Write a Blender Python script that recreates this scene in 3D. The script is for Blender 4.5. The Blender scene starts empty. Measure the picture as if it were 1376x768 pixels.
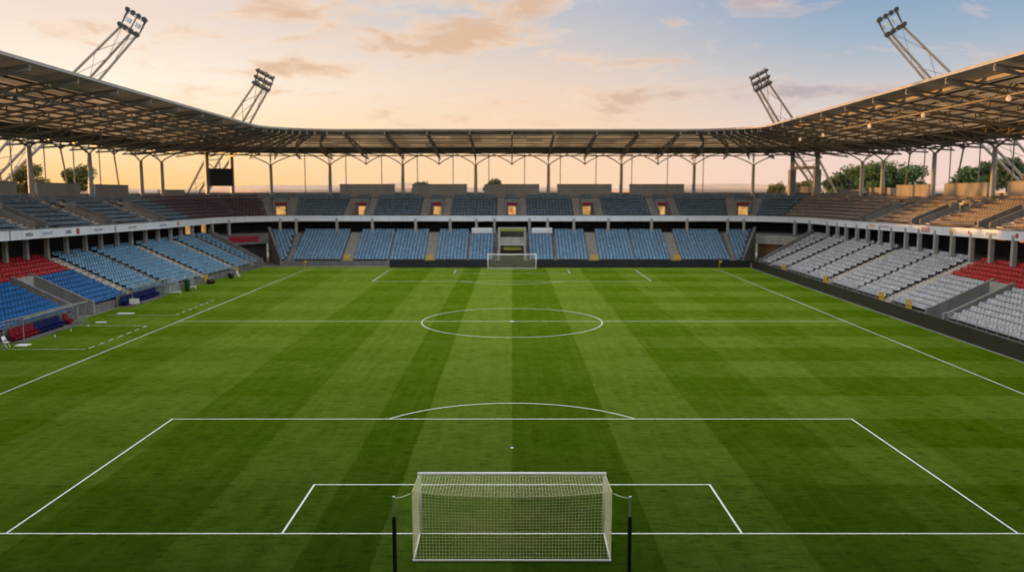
import bpy, math, random
import numpy as np
from mathutils import Vector, Matrix
R = math.radians
rnd = random.Random(7)
scn = bpy.context.scene
COL = scn.collection

# ------------------------------------------------------------------ materials
def nodes_of(name):
    m = bpy.data.materials.new(name); m.use_nodes = True
    return m, m.node_tree.nodes, m.node_tree.links
def N(nt, typ, **kw):
    n = nt.new(typ)
    for k, v in kw.items():
        if k == 'inp':
            for a, b in v.items(): n.inputs[a].default_value = b
        else: setattr(n, k, v)
    return n
def math_n(nt, lk, op, a, b=None, c=None, clamp=False):
    n = nt.new('ShaderNodeMath'); n.operation = op; n.use_clamp = clamp
    for i, v in enumerate((a, b, c)):
        if v is None: continue
        if isinstance(v, (int, float)): n.inputs[i].default_value = v
        else: lk.new(v, n.inputs[i])
    return n.outputs[0]
def mix_c(nt, lk, f, a, b, blend='MIX'):
    n = nt.new('ShaderNodeMix'); n.data_type = 'RGBA'; n.blend_type = blend
    for sock, v in ((n.inputs[0], f), (n.inputs[6], a), (n.inputs[7], b)):
        if isinstance(v, (int, float)): sock.default_value = v
        elif isinstance(v, tuple): sock.default_value = (*v, 1) if len(v) == 3 else v
        else: lk.new(v, sock)
    return n.outputs[2]
def ramp(nt, lk, fac, stops, interp='LINEAR'):
    n = nt.new('ShaderNodeValToRGB'); cr = n.color_ramp; cr.interpolation = interp
    while len(cr.elements) < len(stops): cr.elements.new(0.5)
    for e, (p, c) in zip(cr.elements, stops):
        e.position = p; e.color = (*c, 1) if isinstance(c, tuple) else (c, c, c, 1)
    if fac is not None: lk.new(fac, n.inputs[0])
    return n.outputs[0]

def mat(name, col, rough=0.7, var=0.25, scale=0.6, stain=0.0, metal=0.0, bump=0.0, spec=0.3, fine=6.0):
    m, nt, lk = nodes_of(name)
    b = nt['Principled BSDF']
    g = N(nt, 'ShaderNodeNewGeometry')
    n1 = N(nt, 'ShaderNodeTexNoise', inp={'Scale': scale, 'Detail': 6.0, 'Roughness': 0.6}); lk.new(g.outputs['Position'], n1.inputs['Vector'])
    n2 = N(nt, 'ShaderNodeTexNoise', inp={'Scale': fine, 'Detail': 3.0}); lk.new(g.outputs['Position'], n2.inputs['Vector'])
    f = math_n(nt, lk, 'MULTIPLY_ADD', n1.outputs[0], 0.7, math_n(nt, lk, 'MULTIPLY', n2.outputs[0], 0.3))
    lo = tuple(max(0, c * (1 - var)) for c in col); hi = tuple(min(1, c * (1 + var)) for c in col)
    c = ramp(nt, lk, f, [(0.3, lo), (0.7, hi)])
    if name.startswith('seat_plastic'):
        rv = ramp(nt, lk, g.outputs['Random Per Island'], [(0.0, 0.88), (0.5, 1.0), (1.0, 1.12)]); c = mix_c(nt, lk, 1.0, c, rv, 'MULTIPLY')
    if name == 'line_paint':
        nl = N(nt, 'ShaderNodeTexNoise', inp={'Scale': 22.0, 'Detail': 5.0, 'Roughness': 0.8}); lk.new(g.outputs['Position'], nl.inputs['Vector'])
        c = mix_c(nt, lk, ramp(nt, lk, nl.outputs[0], [(0.52, 0.0), (0.66, 0.75)]), c, (0.05, 0.10, 0.01))
    if stain > 0:
        mp = N(nt, 'ShaderNodeMapping'); mp.inputs['Scale'].default_value = (1.6, 1.6, 0.18); lk.new(g.outputs['Position'], mp.inputs['Vector'])
        n3 = N(nt, 'ShaderNodeTexNoise', inp={'Scale': 1.0, 'Detail': 5.0}); lk.new(mp.outputs[0], n3.inputs['Vector'])
        s = ramp(nt, lk, n3.outputs[0], [(0.45, 0.0), (0.72, 1.0)])
        c = mix_c(nt, lk, math_n(nt, lk, 'MULTIPLY', s, stain), c, tuple(x * 0.45 for x in col))
    lk.new(c, b.inputs['Base Color'])
    b.inputs['Roughness'].default_value = rough; b.inputs['Metallic'].default_value = metal
    b.inputs['Specular IOR Level'].default_value = spec
    if bump > 0:
        bn = N(nt, 'ShaderNodeBump', inp={'Strength': bump, 'Distance': 0.02}); lk.new(n2.outputs[0], bn.inputs['Height']); lk.new(bn.outputs[0], b.inputs['Normal'])
    return m
def emis(name, col, st):
    m, nt, lk = nodes_of(name); b = nt['Principled BSDF']
    g = N(nt, 'ShaderNodeNewGeometry')
    n1 = N(nt, 'ShaderNodeTexNoise', inp={'Scale': 1.3, 'Detail': 3.0}); lk.new(g.outputs['Position'], n1.inputs['Vector'])
    c = ramp(nt, lk, n1.outputs[0], [(0.35, tuple(x * 0.35 for x in col)), (0.62, col)])
    lk.new(c, b.inputs['Emission Color']); b.inputs['Emission Strength'].default_value = st
    b.inputs['Base Color'].default_value = (*[x * 0.5 for x in col], 1)
    return m

M = {}
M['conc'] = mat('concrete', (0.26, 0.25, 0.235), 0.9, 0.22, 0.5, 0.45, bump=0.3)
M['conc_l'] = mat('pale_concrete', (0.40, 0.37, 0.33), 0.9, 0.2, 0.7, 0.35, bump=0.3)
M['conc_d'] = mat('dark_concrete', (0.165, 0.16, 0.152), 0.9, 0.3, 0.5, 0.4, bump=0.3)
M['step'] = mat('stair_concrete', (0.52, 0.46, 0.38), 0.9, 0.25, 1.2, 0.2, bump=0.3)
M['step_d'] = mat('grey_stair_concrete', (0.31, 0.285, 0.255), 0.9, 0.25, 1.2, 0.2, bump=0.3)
M['panel'] = mat('parapet_panel', (0.33, 0.30, 0.265), 0.85, 0.12, 0.4, 0.25)
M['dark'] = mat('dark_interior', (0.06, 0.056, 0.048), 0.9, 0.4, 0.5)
M['steel'] = mat('grey_painted_steel', (0.25, 0.22, 0.18), 0.5, 0.2, 1.0, 0.15, metal=0.0)
M['steel_l'] = mat('pale_painted_steel', (0.36, 0.33, 0.29), 0.5, 0.15, 1.0, 0.15)
M['steel_d'] = mat('dark_steel', (0.10, 0.088, 0.072), 0.55, 0.2, 1.0)
M['steel_m'] = mat('mast_steel', (0.33, 0.28, 0.22), 0.55, 0.2, 1.0)
M['alu'] = mat('aluminium', (0.55, 0.56, 0.57), 0.35, 0.1, 2.0, metal=0.6)
M['white'] = mat('white_paint', (0.90, 0.90, 0.89), 0.45, 0.06, 1.0)
M['fascia'] = mat('fascia_white', (0.80, 0.82, 0.84), 0.5, 0.10, 0.35, 0.2)
M['line'] = mat('line_paint', (0.72, 0.75, 0.66), 0.9, 0.3, 9.0, fine=45.0)
M['cord'] = mat('net_cord', (0.95, 0.95, 0.52), 0.9, 0.1, 4.0)
M['black'] = mat('black_board', (0.018, 0.019, 0.022), 0.38, 0.35, 0.3, spec=0.5)
M['brown_black'] = mat('brown_black_board', (0.034, 0.028, 0.023), 0.42, 0.35, 0.3, spec=0.4)
M['yellow'] = mat('yellow_paint', (0.70, 0.46, 0.03), 0.5, 0.15, 2.0)
M['blackplastic'] = mat('black_plastic', (0.02, 0.02, 0.022), 0.5, 0.2, 3.0)
M['greenplastic'] = mat('green_plastic', (0.02, 0.075, 0.025), 0.5, 0.2, 3.0)
M['redsign'] = mat('red_sign', (0.30, 0.025, 0.04), 0.5, 0.12, 1.0)
M['navy'] = mat('navy_vinyl', (0.006, 0.014, 0.10), 0.45, 0.25, 2.0)
M['crimson'] = mat('crimson_vinyl', (0.26, 0.008, 0.022), 0.45, 0.25, 2.0)
M['screen'] = mat('dark_screen', (0.014, 0.012, 0.012), 0.5, 0.2, 1.0)
M['warm'] = emis('sunset_glow_panel', (1.0, 0.52, 0.16), 0.75)  # glow stands in for sunset light at openings, no lamp there
M['orange'] = emis('sun_patch_glow', (1.0, 0.36, 0.06), 0.8)  # emission painted in for sun falling into the concourse
M['yellowgreen'] = mat('yellow_green_banner', (0.26, 0.26, 0.03), 0.6, 0.35, 3.0)
M['lens'] = mat('lamp_lens', (0.07, 0.07, 0.07), 0.12, 0.1, 3.0, spec=0.8)
M['bulb'] = emis('lit_bulb', (1.0, 0.6, 0.36), 0.8)
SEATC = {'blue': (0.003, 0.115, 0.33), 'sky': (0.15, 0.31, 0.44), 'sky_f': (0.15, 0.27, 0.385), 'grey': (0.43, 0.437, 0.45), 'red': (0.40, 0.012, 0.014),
         'slate': (0.115, 0.185, 0.235), 'maroon': (0.115, 0.068, 0.07), 'tan': (0.27, 0.215, 0.17)}  # tan: sun warmth of the right upper deck put into the seat colour
for k, c in SEATC.items(): M['seat_' + k] = mat('seat_plastic_' + k, c, 0.42, 0.3, 1.2, spec=0.4, fine=2.6)

def clear_mat():
    m, nt, lk = nodes_of('clear_plastic'); b = nt['Principled BSDF']; out = nt['Material Output']
    tr = N(nt, 'ShaderNodeBsdfTransparent'); tr.inputs[0].default_value = (0.86, 0.89, 0.9, 1)
    b.inputs['Base Color'].default_value = (0.6, 0.66, 0.68, 1); b.inputs['Roughness'].default_value = 0.15
    g = N(nt, 'ShaderNodeNewGeometry'); n1 = N(nt, 'ShaderNodeTexNoise', inp={'Scale': 2.0, 'Detail': 4.0}); lk.new(g.outputs['Position'], n1.inputs['Vector'])
    f = ramp(nt, lk, n1.outputs[0], [(0.35, 0.74), (0.7, 0.92)])
    mx = N(nt, 'ShaderNodeMixShader'); lk.new(f, mx.inputs[0]); lk.new(b.outputs[0], mx.inputs[1]); lk.new(tr.outputs[0], mx.inputs[2]); lk.new(mx.outputs[0], out.inputs[0])
    return m
M['clear'] = clear_mat()

def roof_mat(name, col, trans):
    m, nt, lk = nodes_of(name); b = nt['Principled BSDF']; out = nt['Material Output']
    g = N(nt, 'ShaderNodeNewGeometry')
    n1 = N(nt, 'ShaderNodeTexNoise', inp={'Scale': 0.35, 'Detail': 6.0, 'Roughness': 0.65}); lk.new(g.outputs['Position'], n1.inputs['Vector'])
    sc = N(nt, 'ShaderNodeVectorMath', operation='MULTIPLY'); sc.inputs[1].default_value = (0.37, 0.31, 0.0); lk.new(g.outputs['Position'], sc.inputs[0])
    fl = N(nt, 'ShaderNodeVectorMath', operation='FLOOR'); lk.new(sc.outputs[0], fl.inputs[0])
    wn = N(nt, 'ShaderNodeTexWhiteNoise'); lk.new(fl.outputs[0], wn.inputs['Vector'])
    f = math_n(nt, lk, 'MULTIPLY_ADD', wn.outputs[0], 0.4, math_n(nt, lk, 'MULTIPLY', n1.outputs[0], 0.6))
    c = ramp(nt, lk, f, [(0.2, tuple(x * 0.62 for x in col)), (0.75, tuple(x * 1.2 for x in col))])
    lk.new(c, b.inputs['Base Color']); b.inputs['Roughness'].default_value = 0.55
    t = N(nt, 'ShaderNodeBsdfTranslucent'); lk.new(c, t.inputs[0])
    mx = N(nt, 'ShaderNodeMixShader'); mx.inputs[0].default_value = trans
    lk.new(b.outputs[0], mx.inputs[1]); lk.new(t.outputs[0], mx.inputs[2]); lk.new(mx.outputs[0], out.inputs[0])
    return m
M['roof'] = roof_mat('roof_sheet', (0.62, 0.50, 0.365), 0.62)
M['roof_strip'] = roof_mat('roof_edge_sheet', (0.42, 0.36, 0.28), 0.4)

def grass_mat():
    m, nt, lk = nodes_of('mown_grass'); b = nt['Principled BSDF']
    g = N(nt, 'ShaderNodeNewGeometry'); sp = N(nt, 'ShaderNodeSeparateXYZ')
    lk.new(g.outputs['Position'], sp.inputs[0]); X, Y = sp.outputs[0], sp.outputs[1]
    wob = N(nt, 'ShaderNodeTexNoise', inp={'Scale': 0.22, 'Detail': 3.0}); lk.new(g.outputs['Position'], wob.inputs['Vector'])
    wv = math_n(nt, lk, 'MULTIPLY_ADD', wob.outputs[0], 0.3, -0.15)
    ed = N(nt, 'ShaderNodeTexNoise', inp={'Scale': 5.0, 'Detail': 2.0}); lk.new(g.outputs['Position'], ed.inputs['Vector'])
    wv = math_n(nt, lk, 'ADD', wv, math_n(nt, lk, 'MULTIPLY_ADD', ed.outputs[0], 0.36, -0.18))
    xs = math_n(nt, lk, 'DIVIDE', math_n(nt, lk, 'ADD', math_n(nt, lk, 'ADD', X, wv), 60.0), 120.0)
    bx = [(-60, .35), (-40, .6), (-33.2, .25), (-27.5, .8), (-19.5, .15), (-13.5, .75), (-8.2, .05), (-5.5, 1.0), (0, .08), (5.5, .92), (11, .1), (16.5, .75), (22, .15), (27.5, .65), (33.5, .2), (39, .5)]
    vx = ramp(nt, lk, xs, [((x + 60) / 120, v) for x, v in bx], 'CONSTANT')
    # the cross bands of the mower
    yw = math_n(nt, lk, 'ADD', Y, wv)
    fr = math_n(nt, lk, 'FRACT', math_n(nt, lk, 'DIVIDE', yw, 11.0))
    vy = math_n(nt, lk, 'GREATER_THAN', fr, 0.5)
    wx = ramp(nt, lk, math_n(nt, lk, 'DIVIDE', math_n(nt, lk, 'ADD', X, 60.0), 120.0), [(0.15, 0.45), (0.38, 0.20), (0.48, 0.12), (0.56, 0.18), (0.66, 0.50), (0.85, 0.58)])
    f = math_n(nt, lk, 'ADD', math_n(nt, lk, 'MULTIPLY', vx, math_n(nt, lk, 'SUBTRACT', 1.0, wx)), math_n(nt, lk, 'MULTIPLY', vy, wx))
    # blotches, mowing streaks, scuffs
    n1 = N(nt, 'ShaderNodeTexNoise', inp={'Scale': 0.55, 'Detail': 8.0, 'Roughness': 0.7}); lk.new(g.outputs['Position'], n1.inputs['Vector'])
    mp = N(nt, 'ShaderNodeMapping'); mp.inputs['Scale'].default_value = (2.2, 0.12, 1); lk.new(g.outputs['Position'], mp.inputs['Vector'])
    n2 = N(nt, 'ShaderNodeTexNoise', inp={'Scale': 1.0, 'Detail': 5.0, 'Roughness': 0.6}); lk.new(mp.outputs[0], n2.inputs['Vector'])
    mp2 = N(nt, 'ShaderNodeMapping'); mp2.inputs['Scale'].default_value = (1.1, 3.2, 1); lk.new(g.outputs['Position'], mp2.inputs['Vector'])
    n3 = N(nt, 'ShaderNodeTexNoise', inp={'Scale': 1.1, 'Detail': 7.0, 'Roughness': 0.72}); lk.new(mp2.outputs[0], n3.inputs['Vector'])
    n4 = N(nt, 'ShaderNodeTexNoise', inp={'Scale': 14.0, 'Detail': 5.0, 'Roughness': 0.8}); lk.new(g.outputs['Position'], n4.inputs['Vector'])
    f = math_n(nt, lk, 'ADD', f, math_n(nt, lk, 'MULTIPLY_ADD', n1.outputs[0], 1.7, -0.85))
    f = math_n(nt, lk, 'ADD', f, math_n(nt, lk, 'MULTIPLY_ADD', n2.outputs[0], 1.1, -0.55))
    f = math_n(nt, lk, 'MULTIPLY_ADD', f, 0.72, 0.13)
    c = ramp(nt, lk, f, [(0.0, (0.0042, 0.0165, 0.0002)), (0.5, (0.0096, 0.0300, 0.0004)), (1.0, (0.023, 0.050, 0.0036))])
    sc = ramp(nt, lk, n3.outputs[0], [(0.30, 0.30), (0.46, 0.94), (0.58, 1.0), (0.72, 1.3)])
    c = mix_c(nt, lk, 1.0, c, sc, 'MULTIPLY')
    fi = ramp(nt, lk, n4.outputs[0], [(0.3, 0.62), (0.72, 1.38)])
    c = mix_c(nt, lk, 1.0, c, fi, 'MULTIPLY')
    ax = math_n(nt, lk, 'ABSOLUTE', X); ay = math_n(nt, lk, 'ABSOLUTE', math_n(nt, lk, 'SUBTRACT', Y, 1.0))
    qx = math_n(nt, lk, 'DIVIDE', ax, 3.4); qy = math_n(nt, lk, 'DIVIDE', ay, 2.2)
    wear = math_n(nt, lk, 'EXPONENT', math_n(nt, lk, 'MULTIPLY', math_n(nt, lk, 'ADD', math_n(nt, lk, 'MULTIPLY', qx, qx), math_n(nt, lk, 'MULTIPLY', qy, qy)), -1.0))
    wear = math_n(nt, lk, 'MULTIPLY', wear, ramp(nt, lk, n1.outputs[0], [(0.42, 0.0), (0.68, 0.8)]))
    c = mix_c(nt, lk, wear, c, (0.075, 0.062, 0.022))
    lk.new(c, b.inputs['Base Color']); b.inputs['Roughness'].default_value = 0.9; b.inputs['Specular IOR Level'].default_value = 0.015
    b.inputs['Sheen Weight'].default_value = 1.0; b.inputs['Sheen Roughness'].default_value = 0.345; lk.new(mix_c(nt, lk, 1.0, mix_c(nt, lk, 1.0, ramp(nt, lk, f, [(0.1, (0.36, 0.68, 0.0)), (0.9, (0.70, 1.06, 0.11))]), sc, 'MULTIPLY'), fi, 'MULTIPLY'), b.inputs['Sheen Tint'])
    bn = N(nt, 'ShaderNodeBump', inp={'Strength': 0.12, 'Distance': 0.03}); lk.new(n4.outputs[0], bn.inputs['Height']); lk.new(bn.outputs[0], b.inputs['Normal'])
    return m
M['grass'] = grass_mat()
M['earth'] = mat('outer_ground', (0.075, 0.085, 0.05), 0.95, 0.4, 0.05, bump=0.2)
M['apron'] = mat('perimeter_paving', (0.24, 0.23, 0.21), 0.9, 0.25, 0.6, bump=0.2)
M['bark'] = mat('bark', (0.09, 0.065, 0.045), 0.9, 0.3, 3.0)
def leaf_mat(name, col):
    m, nt, lk = nodes_of(name); b = nt['Principled BSDF']; out = nt['Material Output']
    g = N(nt, 'ShaderNodeNewGeometry')
    c = ramp(nt, lk, g.outputs['Random Per Island'], [(0.0, tuple(x * 0.5 for x in col)), (1.0, tuple(x * 1.6 for x in col))])
    lk.new(c, b.inputs['Base Color']); b.inputs['Roughness'].default_value = 0.6
    t = N(nt, 'ShaderNodeBsdfTranslucent'); lk.new(c, t.inputs[0])
    mx = N(nt, 'ShaderNodeMixShader'); mx.inputs[0].default_value = 0.3
    lk.new(b.outputs[0], mx.inputs[1]); lk.new(t.outputs[0], mx.inputs[2]); lk.new(mx.outputs[0], out.inputs[0])
    return m
M['leaf'] = leaf_mat('green_leaves', (0.085, 0.13, 0.03))
M['leaf_y'] = leaf_mat('yellowing_leaves', (0.14, 0.12, 0.025))
M['leaf_d'] = leaf_mat('dark_leaves', (0.07, 0.095, 0.03))

# ------------------------------------------------------------------ mesh builder
class MB:
    def __init__(s): s.v = []; s.f = []; s.mi = []; s.m = 0
    def add(s, vs, fs):
        o = len(s.v); s.v.extend([tuple(p) for p in vs]); s.f.extend([tuple(i + o for i in f) for f in fs]); s.mi.extend([s.m] * len(fs))
    def hexa(s, p):   # 8 points, bottom ring 0-3, top ring 4-7
        s.add(p, [(3, 2, 1, 0), (4, 5, 6, 7), (0, 1, 5, 4), (1, 2, 6, 5), (2, 3, 7, 6), (3, 0, 4, 7)])
    def box(s, x0, x1, y0, y1, z0, z1):
        s.hexa([(x0, y0, z0), (x1, y0, z0), (x1, y1, z0), (x0, y1, z0), (x0, y0, z1), (x1, y0, z1), (x1, y1, z1), (x0, y1, z1)])
    def bar(s, p, q, w, h=None, up=(0, 0, 1)):
        h = h or w; p = Vector(p); q = Vector(q); d = (q - p).normalized(); u = Vector(up)
        if abs(d.dot(u)) > 0.98: u = Vector((1, 0, 0))
        a = d.cross(u).normalized() * (w / 2); b = a.cross(d).normalized() * (h / 2)
        s.hexa([p - a - b, p + a - b, q + a - b, q - a - b, p - a + b, p + a + b, q + a + b, q - a + b])
    def tube(s, pts, r, n=6, caps=True):
        pts = [Vector(p) for p in pts]; rs = r if isinstance(r, (list, tuple)) else [r] * len(pts); vs = []
        for i, p in enumerate(pts):
            d = (pts[min(i + 1, len(pts) - 1)] - pts[max(i - 1, 0)]).normalized(); u = Vector((0, 0, 1))
            if abs(d.dot(u)) > 0.95: u = Vector((1, 0, 0))
            a = d.cross(u).normalized(); b = a.cross(d)
            for k in range(n):
                t = 2 * math.pi * k / n; vs.append(p + (a * math.cos(t) + b * math.sin(t)) * rs[i])
        fs = []
        for i in range(len(pts) - 1):
            for k in range(n): fs.append((i * n + k, i * n + (k + 1) % n, (i + 1) * n + (k + 1) % n, (i + 1) * n + k))
        if caps: fs.append(tuple(range(n - 1, -1, -1))); fs.append(tuple(range((len(pts) - 1) * n, len(pts) * n)))
        s.add(vs, fs)
    def loft(s, rings, caps=True):   # rings of points, each a closed profile
        n = len(rings[0]); vs = [p for r in rings for p in r]; fs = []
        for i in range(len(rings) - 1):
            for k in range(n): fs.append((i * n + k, (i + 1) * n + k, (i + 1) * n + (k + 1) % n, i * n + (k + 1) % n))
        if caps: fs.append(tuple(range(n))); fs.append(tuple(range(len(rings) * n - 1, (len(rings) - 1) * n - 1, -1)))
        s.add(vs, fs)
    def build(s, name, ms, parent=None, smooth=False):
        me = bpy.data.meshes.new(name); me.from_pydata(s.v, [], s.f)
        for m in (ms if isinstance(ms, (list, tuple)) else [ms]): me.materials.append(M[m])
        if max(s.mi or [0]) > 0: me.polygons.foreach_set('material_index', s.mi)
        if smooth: me.polygons.foreach_set('use_smooth', [True] * len(s.f))
        me.update(); o = bpy.data.objects.new(name, me); COL.objects.link(o)
        if parent is not None:
            o.parent = parent
            o.matrix_parent_inverse = Matrix.Translation(parent_world(parent)).inverted()
        return o
def parent_world(p):
    v = Vector(p.location)
    if p.parent is not None: v = v   # parts sit at the world origin under an Empty; their own offset is zero
    return v if p.parent is None else Vector((0, 0, 0))
def tag(o, label=None, cat=None, group=None, kind=None):
    if label: o['label'] = label
    if cat: o['category'] = cat
    if group: o['group'] = group
    if kind: o['kind'] = kind
    return o
def thing(name, label, cat, loc=(0, 0, 0), group=None, rz=0):
    o = bpy.data.objects.new(name, None); COL.objects.link(o); o.location = loc; o.rotation_euler = (0, 0, rz); o.empty_display_size = 0.3
    return tag(o, label, cat, group)

# ------------------------------------------------------------------ the bowl in plan
HW, FY, RC = 42.0, 112.0, 4.0      # half width, far front line, corner radius of the front line
def at(t, s, z=0.0):
    g = 1 if t >= 0 else -1; a = abs(t)
    if a <= 38: x, y = a, FY + s
    elif a <= 68:
        th = R((a - 38) * 3); x, y = 38 + (RC + s) * math.sin(th), 108 + (RC + s) * math.cos(th)
    else: x, y = HW + s, 108 - (a - 68)
    return Vector((g * x, y, z))
def atr(t, s, z=0.0):             # the roof sweeps round the corners on a wider curve, widest at its inner edge
    p = at(t, s, z); g = 1 if t >= 0 else -1; a = abs(t)
    if a <= 28 or a >= 78: return p
    th = R((a - 28) / 50 * 90); q = Vector((g * (28 + (14 + s) * math.sin(th)), 98 + (14 + s) * math.cos(th), z))
    return q.lerp(p, min(1, max(0, (s + 2) / 22.0)))
def ty(side, y): return side * (68 + 108 - y)        # t of a place on a side stand
def seq(t0, t1, step=4.0):
    ts = [t0]; cuts = [c for c in (-78, -68, -38, -28, 28, 38, 68, 78) if t0 < c < t1]
    ends = cuts + [t1]
    for e in ends:
        a = ts[-1]; corner = 26 <= abs((a + e) / 2) <= 80
        n = max(1, math.ceil((e - a) / (2.0 if corner else step)))
        ts += [a + (e - a) * (k + 1) / n for k in range(n)]
    return ts
def yof(t): return 112 if abs(t) <= 68 else 108 - (abs(t) - 68)
def bmp(t):
    b = min(1.0, max(0.0, (108 - yof(t)) / 75.0)); return b ** 1.25
def s0_low(t):                      # the left lower tier stands a little further back
    if t > -60: return 0.0
    y = yof(t); return 0.4 + 2.6 * min(1, max(0, (110 - y) / 45.0))
def sweep(mb, ts, prof, at=at):     # prof(t) -> closed list of (s, z)
    rings = []
    for t in ts: rings.append([at(t, s, z) for s, z in prof(t)])
    mb.loft(rings)

LT, LR, LZ0, LN = 0.78, 0.36, 0.80, 13      # lower tier tread, rise, first row, rows
UT, UR, UZ0, UN, US0 = 1.24, 0.51, 7.7, 8, 9.8
def lz(i): return LZ0 + LR * i
def uz0(t): return UZ0 + 1.3 * bmp(t)
def uz(t, i): return uz0(t) + UR * i
def low_prof(r0, r1, base=0.0):
    def f(t):
        s0 = s0_low(t); p = [(s0 + LT * r0, base)]
        for i in range(r0, r1): p += [(s0 + LT * i, lz(i)), (s0 + LT * (i + 1), lz(i))]
        p.append((s0 + LT * r1, base)); return p
    return f
def up_prof(r0, r1):
    def f(t):
        p = [(US0 + UT * r0, uz(t, r0) - 0.45)]
        for i in range(r0, r1): p += [(US0 + UT * i, uz(t, i)), (US0 + UT * (i + 1), uz(t, i))]
        p.append((US0 + UT * r1, uz(t, r1 - 1) - 0.45)); return p
    return f
US1 = US0 + UT * UN                          # 19.7
def uback(t): return uz(t, UN - 1)

def wide(y): return (y, 1.1)
STANDS = {
 'left': dict(rng=(ty(-1, -6), -53.02), tun=[(ty(-1, 57.2), ty(-1, 53.5))],
              low_aisles=[(ty(-1, y), w) for y, w in ((24, .8), (67, .9), (76, .3), (87, .85), (98.5, .85), (106, .5))],
              voms=[ty(-1, y) for y in (14.5, 30.5, 46.5, 62.5, 78.5, 95)], low=(ty(-1, -6), -63.0)),
 'far': dict(rng=(-52.98, 52.98), tun=[(-2.5, 2.5)],
             low_aisles=[(-39.4, .42), (-28.4, .95), (-21.3, .1), (-14.2, .95), (-7.6, .1), (7.6, .1), (14.2, .95), (21.3, .1), (28.4, .95), (39.4, .42)],
             voms=[-43.5, -28.4, -14.2, 0.0, 14.2, 28.4, 43.5], low=(-46.3, 46.3)),
 'right': dict(rng=(53.02, ty(1, -6)), tun=[(ty(1, 52), ty(1, 48.3))],
               low_aisles=[(ty(1, y), w) for y, w in ((24, .8), (61.7, .95), (70.5, .3), (79.6, .9), (88, .3), (97, .6), (104.5, .5))],
               voms=[ty(1, y) for y in (14.5, 30.5, 46.5, 62.5, 78.5, 95)], low=(63.0, ty(1, -6))),
}
LABELS = {'left': 'two-tier grandstand along the left touchline, blue and red seats by its dugouts',
          'far': 'two-tier grandstand behind the far goal, blue seats and stair pairs',
          'right': 'two-tier grandstand along the right touchline with grey seats and sunlit upper deck'}
TUN_ROWS = 8
def sections(t0, t1, cuts):
    out = []; a = t0
    for c0, c1 in sorted((min(c), max(c)) for c in cuts):
        if c0 > t1 or c1 < t0: continue
        out.append((a, c0)); a = c1
    out.append((a, t1)); return [(p, q) for p, q in out if q - p > 0.05]

SEATS = []    # (t, s, z, colour, tier, side, row)
def lower_colour(side, t, row):
    y = yof(t)
    if side == 'left':
        if y < 67: return 'red' if row >= 8 else 'blue'
        return 'sky'
    if side == 'right':
        if y < 61.7 and row >= 8: return 'red'
        return 'grey'
    return 'sky_f'
def upper_colour(side, t):
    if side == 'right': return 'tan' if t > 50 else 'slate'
    if side == 'left' or t < -38: 
        return 'maroon' if (-68.5 < t < -45.5) else 'slate'
    return 'slate'
def fill_row(side, tier, t0, t1, s, z, row, colour):
    ts = []
    cm = 38 <= abs((t0 + t1) / 2) <= 68
    t = t0 + (.3 if not cm else .3 / ((RC + s) * R(3)))
    while True:
        c = 38 <= abs(t) <= 68
        sp_ = .6; dt = sp_ if not c else sp_ / ((RC + s) * R(3))
        if t + dt * 0.5 > t1: break
        ts.append(t); t += dt
    for t in ts: SEATS.append((t, s, z, colour(t), tier, side, row))

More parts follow.
